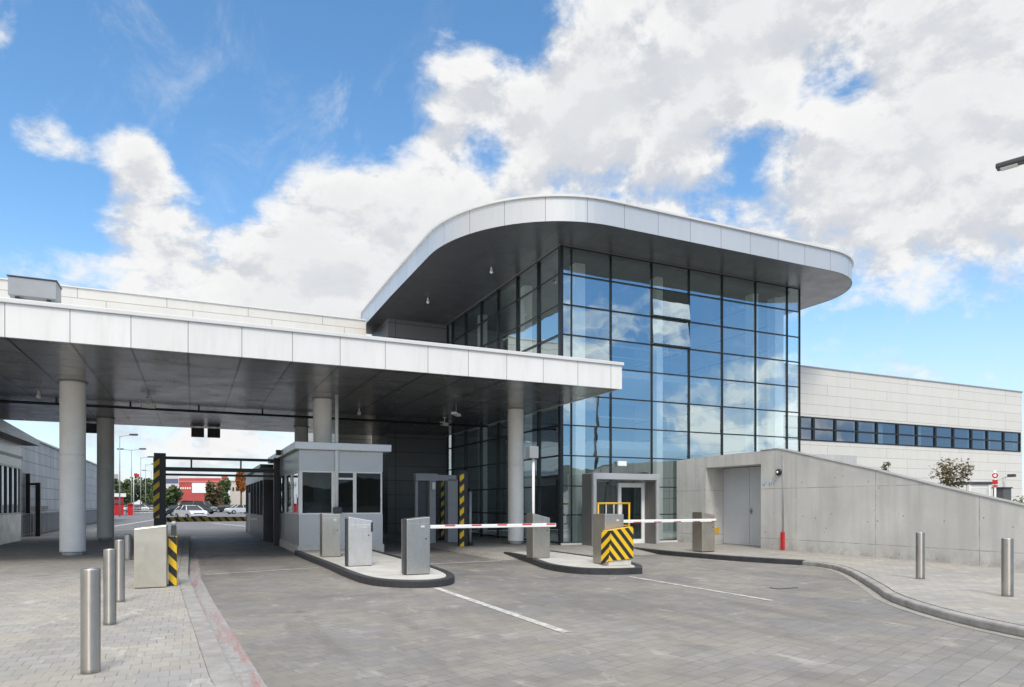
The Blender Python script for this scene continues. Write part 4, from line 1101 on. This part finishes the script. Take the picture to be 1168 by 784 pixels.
for k in range(4): far_panel(t, 'window', 265 + k*4, 267 + k*4, 556, 560, 230, M_boothdark)
t, _, _ = far_box('apartment_block', 'distant grey block seen beside the dark rear column', 128, 135, 541, 260, 20, plain('far_grey', (.35, .36, .38), .7))
for k in range(3): far_panel(t, 'window', 129.5, 134, 546 + k*8, 549 + k*8, 260, M_boothdark)
t, _, _ = far_box('red_kiosk', 'small red kiosk at the far roadside beside the dark rear column', 128, 141, 567, 95, 3, M_red, M_white, 'kiosk')
far_panel(t, 'window', 130, 139, 571, 574.5, 95, M_interiordark)
t, a, b = far_box('red_container', 'low red bin right of the red kiosk at the far roadside', 145.5, 151.5, 575.5, 95, 1.6, M_red, None, 'container')
far_panel(t, 'lid', 145.2, 151.8, 574.8, 575.6, 95, M_red, .2)
# trees beyond
far_trees = [((140, 551), 150, M_leaf, 'dark green round tree behind the red kiosk', 9), ((163, 549), 160, M_leaf, 'broad dark green tree among the far street lamps', 15),
             ((195, 559), 120, M_leaf, 'bushy green tree at the left foot of the red shop', 9), ((244, 553), 150, M_leafbrown, 'dark round tree in front of the red shop entrance', 9),
             ((257, 550), 165, M_leaf, 'narrow grey-green tree right of the red shop', 7), ((275, 541), 120, M_leafautumn, 'orange autumn tree beside the dark rear cabin', 4.5),
             ((178, 553), 175, M_leaf, 'green tree just left of the striped gantry post', 9)]
for k, ((px, py), D, mt, lb, wpx) in enumerate(far_trees):
    p = at_depth(px, py, D); rr = wpx * D / FPX
    hgt = p[2] + .4
    tree(p[0], p[1], 0, hgt, (rr*1.15, rr*1.15, hgt*(.24 if mt is M_leafautumn else .48)), lb, mt, .40, 2200, 30 + k, .2, 'trees beyond the car park', clumps=22)
# flag
t = thing('flag_pole', 'tiny red flag on a thin pole among the far street lamps', 'flag', at_depth(152.5, 578, 118)[:2] + (0,))
p = at_depth(152.5, 540, 118)
m = MB(); m.tube((p[0], p[1], 0), (p[0], p[1], p[2]), .05, M_white, n=8); m.build('pole', t)
m = MB(); m.prism([(p[0], p[1]), (p[0]+.55, p[1]-.2), (p[0]+.55, p[1]-.17), (p[0], p[1]+.03)], p[2]-.5, p[2], M_red); m.prism([(p[0]+.55, p[1]-.2), (p[0]+.85, p[1]-.1), (p[0]+.85, p[1]-.07), (p[0]+.55, p[1]-.17)], p[2]-.65, p[2]-.12, M_red); m.build('flag_cloth', t)

# cars
def make_car(loc, rz, mat, label, scale=(1, 1, 1), van=False):
    t = thing('parked_car', label, 'car', (0, 0, 0), 'cars in the far car park')
    ORG[t.name] = (0, 0, 0)
    L, W = 4.3, 1.78
    prof = [(-2.12, .38), (-2.15, .62), (-2.05, .86), (-1.75, .93), (-1.05, .99), (1.35, 1.0), (1.95, .92), (2.12, .75), (2.15, .40)]
    cab = [(-1.15, .985), (-.45, 1.42), (.55, 1.46), (1.25, 1.36), (1.78, .985)] if not van else [(-1.5, .985), (-.95, 1.65), (1.7, 1.7), (2.0, 1.5), (2.05, .95)]
    m = MB()
    n = len(prof)
    hw = [W/2]*n
    ins = [.10, .05, .03, .02, 0, 0, .02, .04, .10]
    ringL = [(x, -(W/2 - ins[k]), z) for k, (x, z) in enumerate(prof)]; ringR = [(x, (W/2 - ins[k]), z) for k, (x, z) in enumerate(prof)]
    lowL = [(prof[0][0] + .05, -W/2 + .15, .25), (prof[-1][0] - .05, -W/2 + .15, .25)]; lowR = [(x, -y, z) for x, y, z in lowL]
    for k in range(n - 1):
        m.face([ringL[k], ringR[k], ringR[k+1], ringL[k+1]][::-1], mat, None, True)
    m.face([lowL[0]] + [lowL[1]] + ringL[::-1], mat); m.face([lowR[1], lowR[0]] + ringR, mat)
    m.face([lowL[0], ringL[0], ringR[0], lowR[0]], M_tyre); m.face([lowL[1], lowR[1], ringR[-1], ringL[-1]], M_tyre)
    m.face([lowL[0], lowR[0], lowR[1], lowL[1]], M_tyre)
    # roof skin
    rw = .58
    roof = [(x, (W/2 - .06) if z < 1.0 else rw, z) for x, z in cab]
    for a, b in zip(roof[1:-1], roof[2:-1]):
        m.face([(a[0], -a[1], a[2] + .012), (b[0], -b[1], b[2] + .012), (b[0], b[1], b[2] + .012), (a[0], a[1], a[2] + .012)], mat)
    for s in (-1, 1):
        for k in (0, 1, len(roof) - 2):       # pillars
            a, b = roof[k], roof[k+1]
            if k == 1: continue
            m.tube((a[0], s*a[1], a[2]), (b[0], s*b[1], b[2]), .045, mat, n=6)
        m.tube((.3, s*(W/2 - .05), .98), (.25, s*rw, roof[2][2]), .04, mat, n=6)
    m.build('body', t)
    m = MB()
    m.face([(roof[0][0], -roof[0][1], roof[0][2]), (roof[1][0], -roof[1][1], roof[1][2]), (roof[1][0], roof[1][1], roof[1][2]), (roof[0][0], roof[0][1], roof[0][2])], M_black); m.build('windscreen', t)
    m = MB(); a, b = roof[-2], roof[-1]
    m.face([(a[0], -a[1], a[2]), (b[0], -b[1], b[2]), (b[0], b[1], b[2]), (a[0], a[1], a[2])], M_black); m.build('rear_window', t)
    for s in (-1, 1):
        m = MB(); m.face([(x, s*y, z) for x, y, z in roof], M_black); m.build('side_window', t)
    for x in (-1.32, 1.32):
        for s in (-1, 1):
            m = MB(); m.tube((x, s*(W/2 - .2), .32), (x, s*(W/2 + .01), .32), .32, M_tyre, n=18); w = m.build('wheel', t)
            m = MB(); m.tube((x, s*(W/2 + .01), .32), (x, s*(W/2 + .02), .32), .2, M_carsilver, n=14); m.build('rim', w)
    for s in (-1, 1):
        m = MB(); m.ball((-2.05, s*.62, .72), .13, M_lamp, 10, (.5, 1.2, .7)); m.build('headlight', t)
        m = MB(); m.ball((2.08, s*.66, .76), .11, M_red, 10, (.5, 1.2, .9)); m.build('tail_light', t)
    m = MB(); m.box(-2.165, -2.12, -.26, .26, .45, .56, M_interior); m.build('number_plate', t)
    m = MB(); m.box(-2.16, -2.10, -.5, .5, .60, .68, M_black); m.build('grille', t)
    t.location = loc; t.rotation_euler.z = rz; t.scale = scale
    return t
p = at_depth(217, 590, 70); make_car((p[0], p[1], .005), R(112), M_carwhite, 'white car beyond the striped low barrier')
p = at_depth(203, 583, 92); make_car((p[0], p[1], .005), R(35), M_cardark, 'dark saloon car behind the white car, at its left')
p = at_depth(226, 580, 108); make_car((p[0], p[1], .005), R(150), M_cargrey, 'grey-green van behind the white car', (1.25, 1.2, 1.25), True)
p = at_depth(259, 578, 130); make_car((p[0], p[1], .005), R(160), M_cardark, 'dark car parked far away left of the autumn tree')
p = at_depth(268, 577, 140); make_car((p[0], p[1], .005), R(20), M_carsilver, 'silver car parked far away beside the dark rear cabin')
p = at_depth(273.5, 581, 110); make_car((p[0], p[1], .005), R(20), M_carwhite, 'white car half hidden by the dark rear cabin')
for k, (px, py, mt, lb) in enumerate(((148, 577, M_carsilver, 'silver car far away left of the two-armed street lamp'), (154.5, 577, M_cardark, 'dark car far away right of the two-armed street lamp'),
                                      (160, 577, M_carwhite, 'white car far away at the foot of the third street lamp'), (166.5, 577, M_cargrey, 'grey car far away before the green trees, rightmost of that row'))):
    p = at_depth(px, py, 135 + k*3); make_car((p[0], p[1], .005), R(75 + 20*k), mt, lb)
# low fence on the far road
t = thing('guard_fence', 'low pale railing along the far road below the parked cars', 'fence', at_depth(160, 580, 95)[:2] + (0,))
m = MB()
a = at_depth(144, 582, 98); b_ = at_depth(178, 582, 98)
for k in range(15):
    f = k/14; x = a[0] + (b_[0]-a[0])*f; y = a[1] + (b_[1]-a[1])*f
    m.box(x-.04, x+.04, y-.04, y+.04, 0, 1.0, M_grey)
m.build('posts', t)
m = MB()
for z in (.35, .65, .98): m.tube((a[0], a[1], z), (b_[0], b_[1], z), .035, M_white, n=6)
m.build('rail', t)

# ------------------------------------------------------------------ wooded hills behind the viewpoint, mirrored in the glass
hl = MB()
NN = 90; r0 = random.Random(21)
prof = [14 + 4*math.sin(k*.23) + 2.5*math.sin(k*.61 + 1) + r0.uniform(-.8, .8) for k in range(NN + 1)]
for k in range(NN):
    a0, a1 = R(185 + 170*k/NN), R(185 + 170*(k+1)/NN)
    def P(a, r, z): return (r*math.cos(a), r*math.sin(a), z)
    hl.face([P(a0, 220, -.5), P(a1, 220, -.5), P(a1, 330, prof[k+1]), P(a0, 330, prof[k])][::-1], M_hill, None, True)
    hl.face([P(a0, 330, prof[k]), P(a1, 330, prof[k+1]), P(a1, 480, -.5), P(a0, 480, -.5)][::-1], M_hill, None, True)
struct(hl.build('hills'))

# ------------------------------------------------------------------ sun and sky
SUN_EL, SUN_AZ = R(50), R(-20)         # azimuth measured from -Y towards +X
sd_ = Vector((math.sin(SUN_AZ)*math.cos(SUN_EL), -math.cos(SUN_AZ)*math.cos(SUN_EL), math.sin(SUN_EL)))
sun = bpy.data.lights.new('sun', 'SUN'); sun.energy = 1.5; sun.angle = R(13); sun.color = (1.0, .92, .79)
so = bpy.data.objects.new('sun', sun); COL.objects.link(so); so.rotation_euler = sd_.to_track_quat('Z', 'Y').to_euler(); so.location = (20, -20, 40)
W = bpy.data.worlds.new('World'); S.world = W; W.use_nodes = True
nt = W.node_tree; bg = nt.nodes['Background']
sky = nt.nodes.new('ShaderNodeTexSky'); sky.sky_type = 'NISHITA'; sky.sun_disc = False
sky.sun_elevation = SUN_EL
sky.sun_rotation = math.atan2(sd_.x, sd_.y)
sky.air_density = 1.0; sky.dust_density = .4; sky.ozone_density = 2.2; sky.altitude = 200
STR = .15
bg.inputs[1].default_value = STR
tc = nt.nodes.new('ShaderNodeTexCoord'); dirv = tc.outputs['Generated']
def skydir(px, py, mirror=False):
    d = ray(px); v = Vector((d[0], d[1], (HY - py)/FPX))
    if mirror: v.y = -v.y
    return v.normalized()
# places with more (+) or less (-) cloud
BL = [((560, 240), 130, .20), ((760, 190), 120, .13), ((980, 250), 150, .17), ((1100, 60), 150, .15), ((860, 60), 100, .12), ((500, 95), 45, .20), ((530, 150), 50, .12), ((640, 110), 60, .15),
      ((300, 310), 75, .22), ((170, 290), 60, .20), ((125, 265), 34, .18), ((165, 190), 30, .33), ((150, 165), 20, .12), ((410, 215), 60, .16), ((340, 190), 36, .12), ((420, 330), 80, .22), ((360, 260), 40, .10), ((40, 148), 24, .27), ((80, 165), 18, .14), ((20, 320), 50, .14),
      ((235, 72), 15, .36), ((225, 50), 10, .16), ((305, 85), 17, .30), ((310, 125), 14, .16), ((5, 40), 14, .2),
      ((950, 115), 36, -.28), ((560, 178), 24, -.26), ((845, 165), 34, -.22), ((600, 20), 50, -.26), ((735, 45), 26, -.20), ((870, 190), 28, -.16), ((800, 25), 24, -.12), ((330, 130), 90, -.18), ((120, 50), 170, -.26), ((90, 240), 40, -.14), ((430, 90), 50, -.24), ((400, 30), 100, -.22),
      ((225, 505), 70, .20), ((1040, 395), 60, -.22), ((1160, 395), 60, -.16), ((395, 272), 20, -.24), ((250, 220), 30, -.14), ((1120, 435), 30, .14), ((1030, 420), 24, .12), ((960, 390), 40, -.10)]
BM = [((690, 382), 34, .34), ((665, 400), 30, .26), ((760, 340), 30, .22), ((700, 325), 45, -.26), ((820, 365), 50, -.2), ((850, 450), 60, .36), ((900, 400), 40, .22), ((790, 430), 40, .18), ((735, 425), 24, -.2), ((700, 470), 30, .24), ((720, 510), 46, -.24), ((660, 320), 24, .2), ((770, 300), 30, .12), ((840, 310), 60, .05), ((860, 520), 50, .1)]
CLOUD_FILL = [((0, .1, 1), .72, .42), ((-.62, -.70, .42), .52, .42), ((-.95, .1, .35), .35, .25)]  # out-of-view cloud added as fill light for the shade under the canopy
BM = [((690, 378), 40, .26), ((760, 345), 40, .10), ((700, 325), 45, -.26), ((820, 370), 60, -.18), ((850, 455), 70, .20), ((665, 425), 50, .14), ((735, 420), 30, -.2), ((720, 460), 40, .08), ((720, 505), 50, -.24), ((770, 300), 40, .06), ((820, 300), 90, .05)]
acc = None
for lst, mir in ((BL, False), (BM, True)):
    for (c, s, w) in lst:
        v = skydir(*c, mir)
        # angular size of the blob from its size in the photo
        cosang = 1 / math.sqrt(1 + ((c[0]-HX)/FPX)**2 + ((HY-c[1])/FPX)**2)
        sig = s / FPX * cosang
        dp = nt.nodes.new('ShaderNodeVectorMath'); dp.operation = 'DOT_PRODUCT'
        nt.links.new(dirv, dp.inputs[0]); dp.inputs[1].default_value = v
        e = math_n(nt, 'MULTIPLY', math_n(nt, 'POWER', math_n(nt, 'MAXIMUM', dp.outputs['Value'], 0.001), 1.0 / sig**2), w)
        acc = e if acc is None else math_n(nt, 'ADD', acc, e)
for (v, sig, w) in CLOUD_FILL:
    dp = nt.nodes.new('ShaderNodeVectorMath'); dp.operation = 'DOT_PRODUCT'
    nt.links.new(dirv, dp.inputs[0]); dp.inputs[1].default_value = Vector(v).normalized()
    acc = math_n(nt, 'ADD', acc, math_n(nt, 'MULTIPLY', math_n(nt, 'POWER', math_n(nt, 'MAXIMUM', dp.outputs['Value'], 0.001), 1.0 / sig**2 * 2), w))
wrp = nt.nodes.new('ShaderNodeTexNoise'); wrp.inputs['Scale'].default_value = 3.0; wrp.inputs['Detail'].default_value = 3
nt.links.new(dirv, wrp.inputs['Vector'])
mp = scalev(nt, dirv, (1, 1, 1.45))
def fbm(off):
    m_ = nt.nodes.new('ShaderNodeVectorMath'); m_.operation = 'ADD'; nt.links.new(mp, m_.inputs[0]); m_.inputs[1].default_value = off
    a = noise(nt, m_.outputs[0], 4.2, 12, .60, .35)
    b = noise(nt, m_.outputs[0], 13.0, 8, .62, .2)
    return ramp(nt, math_n(nt, 'ADD', math_n(nt, 'MULTIPLY', a, .64), math_n(nt, 'MULTIPLY', b, .36)), .2, .8, .04, .96)
f0 = fbm((0, 0, 0)); f1 = fbm((.035*sd_.x, .035*sd_.y, .05*sd_.z))
den = math_n(nt, 'ADD', f0, acc)
cov = ramp(nt, den, .495, .72, 0, 1, True)
lit = ramp(nt, math_n(nt, 'SUBTRACT', f0, f1), -.09, .07, 0, 1, True)
thick = ramp(nt, den, .66, .95, 0, 1, True)
K = 1 / STR
ccol = mixc(nt, lit, (.46*K, .478*K, .51*K), (.66*K, .66*K, .655*K))
ccol = mixc(nt, math_n(nt, 'MULTIPLY', thick, .7), ccol, (.55*K, .56*K, .575*K))
sep = nt.nodes.new('ShaderNodeSeparateXYZ'); nt.links.new(dirv, sep.inputs[0])
# pale haze low over the horizon
hz = math_n(nt, 'MULTIPLY', ramp(nt, sep.outputs[2], .0, .36, .75, 0, True), ramp(nt, sep.outputs[1], -.35, .1, .12, 1, True))
hs = nt.nodes.new('ShaderNodeHueSaturation'); hs.inputs['Saturation'].default_value = 1.16; hs.inputs['Hue'].default_value = .494; hs.inputs['Value'].default_value = 1.06; nt.links.new(sky.outputs[0], hs.inputs['Color'])
skyc = mixc(nt, hz, hs.outputs[0], (.46*K, .545*K, .65*K))
zg = math_n(nt, 'MULTIPLY', ramp(nt, sep.outputs[2], .62, .88, 1.0, 2.5, True), ramp(nt, sep.outputs[1], .0, -.4, 1.0, 1.5, True))      # unseen cloud overhead and behind made extra bright, as added fill light
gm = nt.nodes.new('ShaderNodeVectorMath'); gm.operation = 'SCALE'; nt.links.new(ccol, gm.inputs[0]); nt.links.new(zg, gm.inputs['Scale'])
dp = nt.nodes.new('ShaderNodeVectorMath'); dp.operation = 'DOT_PRODUCT'
nt.links.new(dirv, dp.inputs[0]); dp.inputs[1].default_value = skydir(770, 430, True)
deep = ramp(nt, dp.outputs['Value'], .78, .93, 0, .66, True)
skyc = mixc(nt, deep, skyc, (.085*K, .235*K, .54*K))          # the clear, deep blue part of the sky behind the viewpoint
cm = nt.nodes.new('ShaderNodeMapping'); nt.links.new(dirv, cm.inputs[0]); cm.inputs['Rotation'].default_value = (R(20), R(35), R(15)); cm.inputs['Scale'].default_value = (9, 3.2, 5)
cir = noise(nt, cm.outputs[0], 1.0, 9, .66, .8)
cmask = noise(nt, dirv, 2.4, 3)
wisp = math_n(nt, 'MULTIPLY', ramp(nt, cir, .50, .78, 0, .55, True), ramp(nt, cmask, .40, .62, 0, 1, True))
skyc = mixc(nt, wisp, skyc, (.60*K, .62*K, .64*K))            # thin high wisps
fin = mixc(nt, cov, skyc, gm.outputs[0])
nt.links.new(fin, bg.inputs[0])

# ------------------------------------------------------------------ camera
cam = bpy.data.cameras.new('camera'); cam.sensor_width = 36; cam.lens = 36 * FPX / 1168
cam.shift_y = (HY - 392) / 1168; cam.clip_end = 6000; cam.clip_start = .05
co = bpy.data.objects.new('camera', cam); COL.objects.link(co)
co.location = (0, 0, H); co.rotation_euler = (R(90), 0, -TH)
S.camera = co
S.view_settings.view_transform = 'Standard'; S.view_settings.look = 'None'; S.view_settings.exposure = 0.52; S.view_settings.gamma = 1
S.cycles.max_bounces = 10; S.cycles.transparent_max_bounces = 12; S.cycles.glossy_bounces = 5
S.cycles.use_denoising = True
